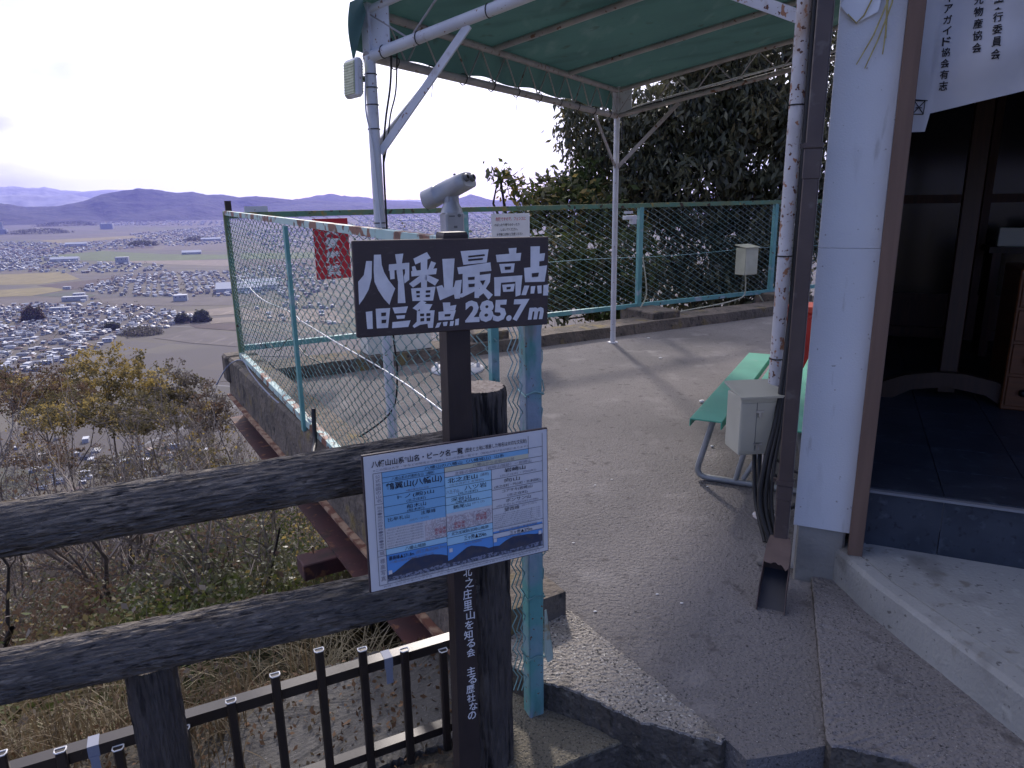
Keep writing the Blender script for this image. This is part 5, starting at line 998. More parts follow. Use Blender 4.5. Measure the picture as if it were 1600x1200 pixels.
# undergrowth over the whole slope: one uncountable mass
pts = []
while len(pts) < 3000:
    a = rng.uniform(R(-52), R(8)); r_ = 3.6 * (150 / 3.6) ** rng.random(); x, y = r_ * math.sin(a), r_ * math.cos(a)
    if e_of(x, y) < .5 or (Vector((x, y, 0)) - FC).dot(FU) > -.4 and (Vector((x, y, 0)) - FC).dot(FV) > -1: continue
    pts.append((x, y, hgt(x, y), r_))
Vs = []; Fs = []; Ms = []; off = 0
for x, y, z, r_ in pts:
    k = 34; s = .10 + .012 * r_; P = np.array([x, y, z]) + np.abs(rng.normal(size=(k, 3))) * np.array([0, 0, 1]) * (.25 + .02 * r_) + rng.normal(size=(k, 3)) * np.array([1, 1, .3]) * (.30 + .03 * r_)
    V, F = leaf_quads(P, .028 + .0062 * r_, 1.8, .1); Vs.append(V); Fs.append(F + off); Ms.append(np.full(len(F), rng.choice(4, p=[.36, .14, .22, .28]))); off += len(V)
struct(tag(bulk('undergrowth', np.concatenate(Vs), np.concatenate(Fs), ['leaf_olive', 'leaf_rust', 'leaf_grey', 'leaf_green'], np.concatenate(Ms)))); bpy.data.objects['undergrowth']['kind'] = 'stuff'
# wood on the lower slope, one mass of small far crowns
Vs = []; Fs = []; Ms = []; off = 0
for q in range(5200):
    a = rng.uniform(R(-48), R(6)); r_ = rng.uniform(45, 760) if rng.random() < .8 else rng.uniform(45, 200); x, y = r_ * math.sin(a), r_ * math.cos(a); z = hgt(x, y)
    if e_of(x, y) < 30 or (z < PLAIN + 1 and ((r_ > 520 and x > -330) or r_ > 640 or rng.random() < .15)): continue
    s_ = rng.uniform(1.8, 4.2); k = 70; d = rng.normal(size=(k, 3)); d /= np.linalg.norm(d, axis=1)[:, None]; d[:, 2] = np.abs(d[:, 2]) * 1.1; P = np.array([x, y, z + s_ * .4]) + d * s_ * (.7 + .3 * rng.random((k, 1)))
    V, F = leaf_quads(P, s_ * .30, 1.4, 0); Vs.append(V); Fs.append(F + off); Ms.append(np.full(len(F), rng.choice(4, p=[.3, .2, .35, .15]))); off += len(V)
tag(bulk('woodland', np.concatenate(Vs), np.concatenate(Fs), ['leaf_olive', 'leaf_rust', 'leaf_grey', 'leaf_deep'], np.concatenate(Ms)), kind='stuff')
# dry grass
def blades(name, spots, m):
    V = []; F = []; o = 0
    for (p, h, lean, w, ph) in spots:
        d = Vector((math.cos(ph), math.sin(ph), 0)); s = Vector((-d.y, d.x, 0)) * w
        n = 5
        for i in range(n + 1):
            t = i / n; c = Vector(p) + UP * (h * (t - .45 * lean * t * t * t * 1.6)) + d * (h * lean * t * t); k = (1 - t) ** .7
            V += [tuple(c - s * k), tuple(c + s * k)]
        for i in range(n): F.append((o + 2 * i, o + 2 * i + 1, o + 2 * i + 3, o + 2 * i + 2))
        o += 2 * (n + 1)
    return tag(bulk(name, np.array(V), np.array(F), m), kind='stuff')
spots = []; rd = random.Random(5)
for tuft in range(270):
    t = rd.uniform(-3.4, 1.1); ee = rd.uniform(-.04, 1.7) if t > -.7 else rd.uniform(-.62, 1.5); p = pb + et * t + ev * ee
    if (p - FC).dot(FU) > -.35: continue
    z = hgt(p.x, p.y); 
    for k in range(rd.randint(10, 26)):
        q = Vector((p.x + rd.gauss(0, .05), p.y + rd.gauss(0, .05), z - .02)); spots.append((q, rd.uniform(.15, .62) * (1.15 if t < -1 else .9), rd.uniform(.1, .95), rd.uniform(.0016, .004), rd.uniform(0, 6.28)))
blades('dry_grass', spots, ['grass_dry'])
spots = []
for cx, D in ((165, 3.15), (140, 3.3), (190, 3.0), (480, 3.3), (545, 3.35), (110, 3.0), (420, 3.4), (590, 3.3), (30, 2.9), (510, 3.1)):
    b0 = gz(cx, 1080, D)
    for k in range(42): spots.append((b0 + Vector((rd.gauss(0, .06), rd.gauss(0, .06), 0)), rd.uniform(.35, .80), rd.uniform(.3, 1.2), rd.uniform(.002, .0052), rd.uniform(0, 6.28)))
blades('pampas_grass', spots, ['grass_pale'])
P = []
while len(P) < 2600:
    t = rd.uniform(-3.4, .45); ee = rd.gauss(-.08, .22)
    if not -.62 < ee < .4: continue
    p = pb + et * t + ev * ee; P.append((p.x, p.y, (-.330 if ee < 0 else hgt(p.x, p.y) + .01) + rd.random() * .02))
for k in range(3800):
    t = rd.uniform(-2.8, .3); lo = .42 + .12 * math.sin(t * 7); ee = -rd.uniform(lo, 1.0) if t > -.7 else -rd.uniform(-.1, 1.0)
    if rd.random() < .5 + .5 * noise.noise(Vector((t * 4, ee * 5, 2))): continue
    p = pb + et * t + ev * ee; P.append((p.x, p.y, -.345 + rd.random() * .03))
V, F = leaf_quads(np.array(P), .022, 1.7, 0); tag(bulk('fallen_leaves', V, F, ['leaf_litter', 'grass_dry'], (rng.random(len(F)) > .75).astype(int)), kind='stuff')
# --- right: big drooping evergreen behind the back fence and its neighbours
def leafy(name, label, trunk_base, lobes, seed, lm, size, asp, n_per, droop, cat='tree', r=.16, H=None):
    """lobes: (centre, radius xyz, density).  Leaves sit in sprays on twigs that hang out of each lobe's skin"""
    rnd = random.Random(seed); base = Vector(trunk_base); t = thing(name, label, cat, base); wood = MB(); Vs = []; Fs = []; Ms = []; off = 0
    topc = max((l[0] for l in lobes), key=lambda c: c.z); tp = [base - UP * .3, base.lerp(topc, .35) + Vector((rnd.gauss(0, .15), rnd.gauss(0, .15), 0)), base.lerp(topc, .7), topc]
    wood.tube(tp, [r, r * .75, r * .5, r * .2], 9, caps=False)
    for c, rad, dens in lobes:
        c = Vector(c); k0 = base.lerp(topc, max(.15, min(.85, (c.z - .5 * rad[2] - base.z) / max(topc.z - base.z, .1)))); mid = k0.lerp(c, .5) + Vector((rnd.gauss(0, .12), rnd.gauss(0, .12), rnd.gauss(0, .1))); wood.tube([k0, mid, c], [r * .32, r * .22, r * .08], 6, caps=False)
        ns = int(dens)
        for s in range(ns):
            d = Vector((rnd.gauss(0, 1), rnd.gauss(0, 1), rnd.gauss(0, 1))).normalized(); q = .45 + .6 * rnd.random() ** .6; bump_ = 1 + .35 * noise.noise(d * 2.2 + Vector((seed, c.x, 0)))
            p = c + Vector((d.x * rad[0], d.y * rad[1], d.z * rad[2])) * q * bump_
            if s % 3 == 0: wood.tube([c.lerp(p, .45), c.lerp(p, .8) + UP * .03, p], [.012, .008, .004], 3, caps=False, sm=False)
            k = n_per; sp = rng.normal(size=(k, 3)) * np.array([.09, .09, .07]) * (size / .12); P = np.array(p) + sp; V, F = leaf_quads(P, size, asp, droop); Vs.append(V); Fs.append(F + off); Ms.append(np.full(len(F), 0 if rnd.random() < .6 else (1 if rnd.random() < .75 else 2))); off += len(V)
    wood.build('trunk', 'trunk_grey' if name == 'deciduous_tree' else 'trunk_dark', t, fixn=False); bulk('crown', np.concatenate(Vs), np.concatenate(Fs), lm, np.concatenate(Ms), t); return t
def lob(x, y, D, rx, ry, n, rd_=None): c = aty(x, y, D); k = D / FPX; return (c, (rx * k, (rd_ or (rx + ry) / 2) * k, ry * k), n)
DOMES = [((165, 582, 24, 100, 44, 150), 'leaf_yellow', 'leaf_olive', 'broad golden-olive treetop rising highest against the town'), ((62, 606, 20, 80, 38, 120), 'leaf_rust', 'leaf_olive', 'reddish brown treetop at the left edge below the town'), ((268, 604, 27, 66, 40, 120), 'leaf_grey', 'leaf_olive', 'hazy grey treetop right of the golden-olive one'), ((108, 640, 17, 84, 32, 110), 'leaf_olive', 'leaf_yellow', 'olive treetop below the golden one with yellow flecks'),
 ((-30, 590, 22, 60, 36, 80), 'leaf_olive', 'leaf_rust', 'olive-brown treetop cut by the left edge of the view'), ((222, 644, 16.5, 74, 32, 110), 'leaf_olive', 'leaf_grey', 'dull olive treetop between the golden crown and the upper rail'), ((326, 640, 20, 44, 40, 80), 'leaf_grey', 'leaf_rust', 'grey twiggy treetop beside the terrace edge wall'), ((60, 700, 13, 70, 34, 42), 'leaf_rust', 'leaf_grey', 'thin russet treetop low at the left, over the upper log rail'), ((190, 722, 12.5, 80, 32, 40), 'leaf_grey', 'leaf_olive', 'thin grey-brown treetop right above the upper log rail'), ((318, 705, 13, 60, 34, 40), 'leaf_olive', 'leaf_grey', 'thin olive treetop above the upper log rail near the edge wall')]
for q, ((x, y, D, rx, ry, n_), m1, m2, lab) in enumerate(DOMES):
    L_ = [lob(x, y, D, rx * .66, ry, n_ * .9), lob(x - rx * .5, y + ry * .35, D + .5, rx * .5, ry * .75, n_ * .55), lob(x + rx * .5, y + ry * .3, D - .4, rx * .5, ry * .75, n_ * .55), lob(x - rx * .15, y + ry * .55, D - 1, rx * .6, ry * .6, n_ * .5)]
    TRK = 'trunk_grey'; b0 = gz(x, 700, D); leafy('deciduous_tree', lab, b0, L_, 60 + q, [m1, m2, 'leaf_olive' if m1 == 'leaf_yellow' else 'leaf_yellow'], .0038 * D, 1.5, 18, .1, r=.0032 * D)
r2 = random.Random(77)
for q in range(30):
    a = r2.uniform(R(-40), R(-17.5)); D = r2.uniform(16, 36); x, y = D * math.tan(a), D; z = hgt(x, y); H = r2.uniform(.30, .40) * D * (1 if D > 20 else .8) + 1; c = Vector((x, y, z + H * .72)); k = r2.choice((0, 0, 1, 2))
    m1, word = (('leaf_olive', 'olive-brown'), ('leaf_rust', 'russet brown'), ('leaf_grey', 'grey-brown'))[k]; s_ = .055 * D
    L_ = [(c, (s_ * 1.1, s_ * 1.1, s_), 46), (c + Vector((s_ * .9, .2, -s_ * .5)), (s_ * .8, s_ * .8, s_ * .7), 26), (c + Vector((-s_ * .9, -.2, -s_ * .4)), (s_ * .8, s_ * .8, s_ * .7), 26)]
    leafy('deciduous_tree', word + ' tree in the thicket on the lower slope', (x, y, z), L_, 100 + q, [m1, 'leaf_grey', 'leaf_yellow' if q % 3 == 0 else 'leaf_olive'], .006 + .0032 * D, 1.5, 16, .1, r=.05)['group'] = word + ' trees in the slope thicket'
EV = ['leaf_dark', 'leaf_deep', 'leaf_olive']
b0 = Vector((3.6, 13.2, hgt(3.6, 13.2)))
leafy('evergreen_tree', 'large dark evergreen with long drooping leaves filling the space behind the back fence', b0, [lob(925, 215, 12.5, 52, 42, 90), lob(915, 160, 12.6, 30, 18, 26), lob(990, 235, 12.6, 75, 70, 190), lob(1060, 190, 12.4, 90, 75, 260), lob(1130, 150, 12.2, 95, 90, 300), lob(1185, 250, 11.8, 95, 95, 300), lob(1090, 290, 12.0, 95, 70, 230), lob(1000, 310, 12.4, 70, 55, 140), lob(1225, 130, 11.6, 90, 100, 240), lob(1240, 330, 11.2, 70, 80, 160), lob(1310, 220, 11, 70, 140, 170), lob(1150, 60, 12.2, 120, 60, 160)], 21, EV, .145, 3.0, 14, .7, r=.2)
b0 = gz(1140, 420, 13); leafy('evergreen_tree', 'dark leafy undergrowth tree low behind the back fence near the cream box', b0, [lob(1110, 400, 11.8, 90, 60, 200), lob(1190, 410, 11.4, 80, 60, 170), lob(1050, 440, 11.8, 55, 45, 90), lob(1160, 470, 11.2, 90, 35, 120)], 22, ['leaf_deep', 'leaf_dark', 'leaf_olive'], .14, 2.8, 11, .5, r=.1)
b0 = gz(880, 420, 11.8); leafy('evergreen_tree', 'lighter leafy small tree left of the big evergreen behind the fence', b0, [lob(862, 300, 11.8, 42, 30, 70), lob(900, 330, 11.6, 55, 40, 110), lob(840, 335, 11.9, 36, 28, 40), lob(910, 280, 12, 36, 26, 50), lob(800, 290, 12.2, 28, 14, 12), lob(780, 268, 12.2, 14, 10, 6), lob(955, 345, 11.6, 40, 45, 80)], 23, ['leaf_green', 'leaf_dark', 'leaf_yellow'], .13, 2.2, 9, .25, r=.09)
b0 = gz(890, 470, 10.4); leafy('evergreen_shrub', 'glossy broad-leaved shrub pressing against the back fence beside the big sign', b0, [lob(880, 410, 10.2, 38, 50, 90), lob(925, 440, 10.2, 48, 50, 110), lob(860, 470, 10.0, 40, 28, 55), lob(950, 480, 10.0, 45, 26, 60), lob(985, 420, 10.6, 40, 60, 90)], 24, ['leaf_green', 'leaf_dark', 'leaf_olive'], .11, 2.0, 10, .2, cat='shrub', r=.05)
tree('bare_sapling', gz(762, 330, 11.6), max(1.5, to_h(gz(762, 330, 11.6), 300, 762)), 'bare twiggy sapling top showing above the fence right of the telescope', 41, leaves=[('leaf_olive', .3, .07, 1.8, 2, .08, .2), ('leaf_dark', .15, .09, 1.8, 1, .08, .2)], levels=3, r=.03, stems=4, spread=.5, up=.4, thin=.004)
# ------------------------------------------------------------------ fields of the plain
for nm, c in (('green_crop', (.095, .125, .045)), ('yellow_stubble', (.20, .165, .075)), ('ploughed_soil', (.075, .055, .05)), ('grey_paddy', (.115, .10, .09)), ('pale_paddy', (.20, .165, .13)), ('dull_crop', (.075, .085, .06))):
    mat(nm, c, tuple(q * .78 for q in c), .02, .35, .65, .95, layers=((tuple(q * 1.2 for q in c), .05, .6, .7, (1, .25, 1)),))
for k, (nm, P) in enumerate((('green_crop', [(55, 402), (160, 392), (250, 397), (362, 398), (362, 404), (230, 409), (100, 406)]), ('pale_paddy', [(160, 408), (362, 406), (362, 416), (262, 413)]), ('yellow_stubble', [(0, 429), (100, 425), (125, 436), (60, 444), (-60, 446), (-60, 430)]), ('yellow_stubble', [(-60, 456), (95, 448), (103, 453), (50, 462), (-60, 466)]), ('ploughed_soil', [(58, 446), (240, 427), (262, 430), (110, 453)]), ('dull_crop', [(52, 462), (115, 455), (150, 461), (140, 465)]), ('grey_paddy', [(-60, 468), (105, 465), (98, 477), (-60, 483)]), ('grey_paddy', [(155, 466), (372, 464), (372, 476), (270, 478), (160, 474)]), ('pale_paddy', [(322, 498), (374, 494), (374, 502), (330, 506)]), ('grey_paddy', [(240, 528), (300, 514), (376, 520), (376, 542), (300, 536)]), ('ploughed_soil', [(296, 508), (376, 504), (376, 517), (306, 512)]), ('pale_paddy', [(285, 488), (374, 478), (374, 490), (320, 494)]), ('yellow_stubble', [(60, 376), (250, 366), (250, 369), (90, 380)]), ('ploughed_soil', [(-60, 386), (120, 388), (240, 385), (240, 388), (60, 392), (-60, 390)]), ('grey_paddy', [(262, 383), (362, 381), (362, 391), (250, 391)]), ('pale_paddy', [(376, 480), (520, 484), (540, 505), (380, 500)]), ('green_crop', [(376, 396), (600, 392), (620, 402), (376, 405)]), ('ploughed_soil', [(376, 410), (560, 406), (580, 414), (376, 416)]), ('grey_paddy', [(380, 520), (560, 526), (600, 560), (390, 556)]))):
    W = [atz(x, y, PLAIN + .25 + .02 * k) for x, y in P]; struct(MB().add(W, [tuple(range(len(W)))]).build('field', nm, fixn=False))
# ------------------------------------------------------------------ the town on the plain
mat('house_white', (.38, .38, .40), rough=.8, objvar=.12); mat('house_grey', (.22, .22, .25), rough=.8, objvar=.15); mat('house_tan', (.26, .23, .22), rough=.8, objvar=.15)
mat('roof_slate', (.085, .085, .105), rough=.75, objvar=.3, spec=.2); mat('roof_light', (.22, .23, .27), rough=.5, objvar=.25, spec=.4); mat('roof_brown', (.15, .10, .085), rough=.6, objvar=.25); mat('roof_blue', (.18, .25, .36), rough=.5); mat('roof_white', (.48, .49, .52), rough=.6); mat('window_dark', (.03, .035, .045), rough=.2)
HM = ['house_white', 'house_grey', 'house_tan', 'roof_slate', 'roof_light', 'roof_brown', 'roof_blue', 'roof_white', 'window_dark']
def house(mb, c, w, d, h, rot, wall, roof, kind):
    ca, sa = math.cos(rot), math.sin(rot); P = lambda x, y, z: (c[0] + x * ca - y * sa, c[1] + x * sa + y * ca, c[2] + z)
    a, b_ = w / 2, d / 2; mb.add([P(sx * a, sy * b_, z) for z in (0, h) for sx, sy in ((-1, -1), (1, -1), (1, 1), (-1, 1))], [(0, 1, 5, 4), (1, 2, 6, 5), (2, 3, 7, 6), (3, 0, 4, 7)] + ([(4, 5, 6, 7)] if kind == 2 else []), wall)
    if kind == 2:
        mb.add([P(sx * (a - .3), sy * (b_ - .3), z) for z in (h + .02, h + .5) for sx, sy in ((-1, -1), (1, -1), (1, 1), (-1, 1))], [(0, 1, 5, 4), (1, 2, 6, 5), (2, 3, 7, 6), (3, 0, 4, 7), (4, 5, 6, 7)], roof)
    else:
        o = .6; rh = b_ * .5; e = (a + o) if kind == 0 else a * .45
        v = [P(-a - o, -b_ - o, h - .2), P(a + o, -b_ - o, h - .2), P(a + o, b_ + o, h - .2), P(-a - o, b_ + o, h - .2), P(-e, 0, h + rh), P(e, 0, h + rh)]
        mb.add(v, [(0, 1, 5, 4), (2, 3, 4, 5)], roof); mb.add(v, [(1, 2, 5), (3, 0, 4)], roof if kind == 1 else wall)
        if w > 7: # lower wing
            h2 = h * .5; mb.add([P(sx * a * .7 + a * .2, -b_ - 1.2 + sy * 1.5, z) for z in (0, h2) for sx, sy in ((-1, -1), (1, -1), (1, 1), (-1, 1))], [(0, 1, 5, 4), (1, 2, 6, 5), (3, 0, 4, 7)], wall); mb.add([P(-a * .6, -b_ - 3.2, h2 - .2), P(a, -b_ - 3.2, h2 - .2), P(a, -b_, h2 + .9), P(-a * .6, -b_, h2 + .9)], [(0, 1, 2, 3)], roof)
    for k in range(3):
        x = -a * .6 + k * a * .6; mb.add([P(x - .7, -b_ - .04, h * .58), P(x + .7, -b_ - .04, h * .58), P(x + .7, -b_ - .04, h * .82), P(x - .7, -b_ - .04, h * .82)], [(0, 1, 2, 3)], 8)
def inpoly(x, y, P):
    r_ = False
    for i in range(len(P)):
        (x1, y1), (x2, y2) = P[i], P[i - 1]
        if (y1 > y) != (y2 > y) and x < (x2 - x1) * (y - y1) / (y2 - y1) + x1: r_ = not r_
    return r_
# towns: outline, spacing, density, wording
TOWNS = [([(-60, 482), (60, 474), (120, 481), (200, 477), (262, 484), (300, 492), (312, 502), (262, 512), (205, 518), (160, 540), (120, 560), (60, 580), (-60, 600)], 12.2, .9, 'in the near town'),
 ([(20, 690), (120, 665), (200, 690), (330, 700), (330, 800), (150, 820), (20, 790)], 13, .55, 'glimpsed through slope branches'),
 ([(120, 452), (200, 430), (300, 424), (365, 425), (372, 462), (290, 464), (205, 464), (150, 458)], 15.5, .88, 'in the second town'),
 ([(-60, 396), (60, 390), (120, 410), (250, 413), (262, 423), (120, 428), (30, 424), (-60, 416)], 24, .8, ''), ([(-60, 376), (120, 381), (242, 370), (242, 385), (100, 397), (-60, 402)], 30, .75, ''), ([(200, 366), (360, 352), (362, 380), (270, 386)], 34, .6, ''), ([(100, 344), (360, 346), (360, 352), (160, 353)], 60, .6, ''), ([(-60, 392), (60, 400), (60, 420), (-60, 430)], 22, .8, ''),
 ([(360, 420), (480, 412), (530, 445), (470, 470), (372, 458)], 19, .75, ''), ([(380, 362), (560, 350), (600, 372), (420, 392)], 32, .6, ''), ([(560, 338), (700, 334), (830, 340), (830, 378), (700, 372), (560, 364)], 38, .5, ''), ([(100, 478), (140, 466), (165, 474), (150, 482)], 16, .8, 'among the fields'), ([(385, 470), (520, 478), (540, 520), (420, 500)], 17, .35, 'beyond the near fence')]
spots = []
for P, spc, dens, lab in TOWNS:
    W = [tuple(atz(x, y, PLAIN)[:2]) for x, y in P]; x0, x1 = min(p[0] for p in W), max(p[0] for p in W); y0, y1 = min(p[1] for p in W), max(p[1] for p in W)
    ang = R(17) + rd.uniform(-.15, .15); ca, sa = math.cos(ang), math.sin(ang); cx, cy = (x0 + x1) / 2, (y0 + y1) / 2; ext = max(x1 - x0, y1 - y0) * .75; n_ = int(ext / spc)
    for i in range(-n_, n_):
        for j in range(-n_, n_):
            u, v = i * spc + rd.gauss(0, spc * .17) + (spc * .5 if i % 7 == 0 else 0), j * spc * .92 + rd.gauss(0, spc * .14); x, y = cx + u * ca - v * sa, cy + u * sa + v * ca
            if rd.random() < dens * (.75 + .5 * noise.noise(Vector((x * .012, y * .012, 0)))) and inpoly(x, y, W) and hgt(x, y) < PLAIN + 1: spots.append((math.hypot(x, y), x, y, ang + (0 if rd.random() < .6 else math.pi / 2) + rd.gauss(0, .06), spc, lab))
spots.sort()
protos = []
for i in range(10):
    mb = MB(); kind = (0, 1, 0, 1, 0, 1, 0, 2, 1, 2)[i]; house(mb, (0, 0, 0), (10, 9, 12, 11, 8.5, 10, 9, 12, 13, 9)[i], (7.5, 8, 8, 7, 7, 8.5, 6.5, 9, 8, 8)[i], (5.5, 5.2, 5.8, 3.6, 5.4, 5.6, 3.4, 7.5, 5, 6)[i], 0, (0, 0, 1, 2, 0, 1, 2, 0, 0, 1)[i], (3, 3, 4, 5, 7, 3, 5, 7, 4, 7)[i], kind)
    protos.append(mb)
meshes = []
WORD = ['white house with a dark slate gable roof', 'white house with a dark hipped roof', 'grey house with a light tiled gable roof', 'low tan house with a brown hipped roof', 'narrow white house with a whitish roof', 'grey house with a dark hipped roof', 'low tan house with a brown gable roof', 'flat-roofed white block', 'long white house with a light hipped roof', 'small grey pale-roofed block']
first = {}
NIND = 300
for d_, x, y, a, spc, lab in spots[:NIND]:
    i = rd.randrange(10); lab = lab or 'far off'
    if i not in first: o = protos[i].build('house', HM, fixn=False); first[i] = o; ob = o; ob.location = (x, y, PLAIN); 
    else: ob = first[i].copy(); COL.objects.link(ob); ob.location = (x, y, PLAIN)
    ob.rotation_euler = (0, 0, a); s = rd.uniform(.52, .82); ob.scale = (s * 1.3, s, s * .82); ob.scale = [q * (.72 if 'glimpsed' in lab else 1) for q in ob.scale]; tag(ob, WORD[i] + ' ' + lab, 'house', WORD[i].split(' with')[0] + 's ' + lab)
mb = MB()
for d_, x, y, a, spc, lab in spots[NIND:]:
    s = (spc / 17) ** .5 * .66; house(mb, (x, y, PLAIN), rd.uniform(8, 14) * s, rd.uniform(7, 9) * s, rd.uniform(3.5, 7) * s ** .5, a, rd.choice((0, 0, 0, 1, 2)), rd.choice((3, 3, 4, 4, 7, 5, 7)), rd.choice((0, 0, 1, 2)))
tag(mb.build('distant_town', HM, fixn=False), kind='stuff')
P_ = []
for k in range(900):
    d_, x, y, a, spc, lab = spots[int(len(spots) * rd.random() ** 1.3)]; s_ = rd.uniform(1.4, 3.6); P_.append((np.array([x + rd.gauss(0, spc * .7), y + rd.gauss(0, spc * .7), PLAIN + s_ * .8]), s_))
Q_ = np.concatenate([p + rng.normal(size=(16, 3)) * s_ * .8 for p, s_ in P_]); V, F = leaf_quads(Q_, 2.6, 1.3, 0); tag(bulk('town_trees', V, F, ['leaf_deep', 'leaf_rust'], (rng.random(len(F)) > .7).astype(int)), kind='stuff')
# big pale sheds and blocks
BIG = [((118, 470), 46, 16, 9, 'long white shed in the small cluster among the fields'), ((125, 467), 22, 14, 12, 'white block behind the shed in the small cluster'), ((105, 452), 16, 10, 6, 'lone white shed at the edge of the yellow field'), ((192, 412), 40, 22, 22, 'white apartment block rising at the edge of the green field'), ((168, 358), 95, 60, 48, 'far white factory block standing alone below the mountain'), ((172, 345.5), 260, 60, 30, 'far long white factory hall at the foot of the mountain'), ((105, 347), 620, 90, 30, 'very long white factory roof before the mountain'), ((4, 366), 70, 40, 36, 'pale factory with a tower at the left edge of the plain'), ((120, 385), 95, 30, 13, 'white shed between the far villages'), ((300, 397), 70, 30, 8, 'white shed near the right end of the green field'), ((375, 456), 95, 48, 11, 'large white factory roof seen through the near fence corner'), ((408, 452), 70, 50, 12, 'second large white factory roof seen through the near fence'), ((330, 376), 100, 30, 10, 'far pale shed left of the fence corner'), ((102, 409), 90, 26, 11, 'low white school building before the green field'), ((205, 441), 22, 12, 7, 'white hall in the second block of the town'), ((283, 470), 26, 18, 12, 'pale pinkish block at the lower edge of the second town block'), ((640, 345), 260, 70, 16, 'far white factory glimpsed through the back fence'), ((800, 358), 180, 60, 16, 'far white hall glimpsed beside the paper notice'), ((95, 487), 34, 12, 8, 'long pale shed in the near town')]
for (px_, py_), w, d_, h, lab in BIG:
    p = atz(px_, py_, PLAIN); mb = MB(); house(mb, p, w, d_, h, R(17) if w < 300 else R(30), 0, 7, 2 if w < 60 or h > 15 else 0)
    if 'tower' in lab: mb.box((p.x + 5, p.y, PLAIN + 45), (16, 16, 90), m=0)
    tag(mb.build('factory' if w > 60 else 'shed', HM, fixn=False), lab, 'building')
# groves on the plain
def grove(px_, py_, w, h, seed, lab, m='leaf_deep'):
    c = atz(px_, py_, PLAIN); n_ = 2600; d = rng.normal(size=(n_, 3)); d /= np.linalg.norm(d, axis=1)[:, None]; d[:, 2] = np.abs(d[:, 2]); q = np.array([1 + .35 * noise.noise(Vector(tuple(v * 2.5)) + Vector((seed * 3.3, 0, 0))) for v in d]) * (.75 + .25 * rng.random(n_))
    P = np.array(tuple(c)) + d * q[:, None] * np.array([w / 2, w * .35, h]); V, F = leaf_quads(P, h * .16, 1.3, 0); t = thing('grove', lab, 'trees', c); MB().tube([c, c + UP * h * .5], h * .03, 6).build('trunk', 'trunk_dark', t); bulk('crown', V, F, [m, 'leaf_dark'], (rng.random(n_) > .6).astype(int), t)
grove(52, 502, 38, 24, 1, 'round brown grove standing in the near town', 'leaf_rust'); grove(286, 504, 26, 15, 2, 'dark grove left of the pair at the field corner'); grove(316, 502, 30, 18, 3, 'larger dark grove by the field corner left of the fence'); grove(176, 515, 24, 12, 4, 'small dark grove at the lower edge of the near town'); grove(222, 384, 150, 26, 5, 'dark flat wood between the far villages'); grove(105, 353, 620, 48, 6, 'long dark wood in front of the far factories'); grove(62, 365, 460, 40, 7, 'dark wood strip at the left of the plain'); grove(310, 376, 160, 24, 8, 'dark wood strip left of the fence corner'); grove(222, 522, 60, 12, 9, 'grey wooded rise at the foot of the hill', 'leaf_grey')
# ------------------------------------------------------------------ mountains
mat('hazed_hill', (.34, .34, .36), (.26, .26, .28), .004, .4, .6, .95)  # pale base colour paints distance haze onto the farthest ranges
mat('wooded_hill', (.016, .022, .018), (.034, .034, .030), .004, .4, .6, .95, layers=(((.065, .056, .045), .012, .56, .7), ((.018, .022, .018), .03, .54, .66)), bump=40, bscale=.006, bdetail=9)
def ridge(name, prof, D, front, back, seed, lab=None):
    """mountain whose crest is at distance D; prof: crest heights given by direction"""
    xs = [p[0] for p in prof]; ys = [p[1] for p in prof]; cols = np.arange(xs[0], xs[-1] + 1, 3); ts = [0, .12, .25, .4, .55, .7, .82, .92, 1.0, 1.1, 1.3, 1.6, 2.0]; V = []; nc_ = len(ts)
    for i, x in enumerate(cols):
        y = np.interp(x, xs, ys) + 1.1 * noise.noise(Vector((x * .09, seed, 0))) + .5 * noise.noise(Vector((x * .35, seed, 0))); d = ray(x, y); hz = math.hypot(d.x, d.y); dx, dy = d.x / hz, d.y / hz; ph = max(20, CH + D * d.z / hz - PLAIN)
        for t in ts:
            r_ = D - front * (1 - t) if t <= 1 else D + back * (t - 1); f_ = t ** 1.15 if t <= 1 else max(0, 1 - (t - 1)) ** 1.2
            n_ = noise.noise(Vector((dx * r_ * .0011, dy * r_ * .0011, seed))) * .34 + noise.noise(Vector((dx * r_ * .0035, dy * r_ * .0035, seed))) * .16; k = (t * (1 - t) * 4 if t <= 1 else 0) * n_
            V.append((dx * r_, dy * r_, PLAIN - 2 + ph * max(0, min(f_ * (1 + .0) + k, 1.0 if t < 1 else 2))))
    F = [(i * nc_ + j, (i + 1) * nc_ + j, (i + 1) * nc_ + j + 1, i * nc_ + j + 1) for i in range(len(cols) - 1) for j in range(nc_ - 1)]
    return struct(MB().add(V, F, 0, True).build(name, 'hazed_hill' if D > 15000 else 'wooded_hill', fixn=False))
ridge('mountain', [(-500, 318), (-300, 300), (-160, 312), (-60, 314), (0, 317), (40, 323), (90, 322), (130, 314), (160, 303), (190, 298), (215, 294), (240, 295.5), (275, 301), (300, 299), (322, 304), (345, 303.5), (375, 308), (400, 306), (430, 309), (460, 312), (500, 313), (560, 316), (640, 320), (760, 322), (900, 325)], 11600, 1500, 2200, 1)
ridge('mountain', [(380, 325), (430, 316), (470, 310), (492, 306), (518, 302), (535, 306), (560, 307), (578, 309), (600, 313), (640, 314), (665, 316), (690, 318), (712, 312), (735, 303), (752, 308), (775, 314), (800, 313), (840, 316), (900, 312), (1100, 305), (1350, 310)], 14200, 2200, 2500, 2)
ridge('mountain', [(-500, 300), (-200, 297), (0, 305), (40, 304), (80, 306), (110, 304), (130, 307), (180, 316), (300, 321)], 17000, 2000, 2500, 3)
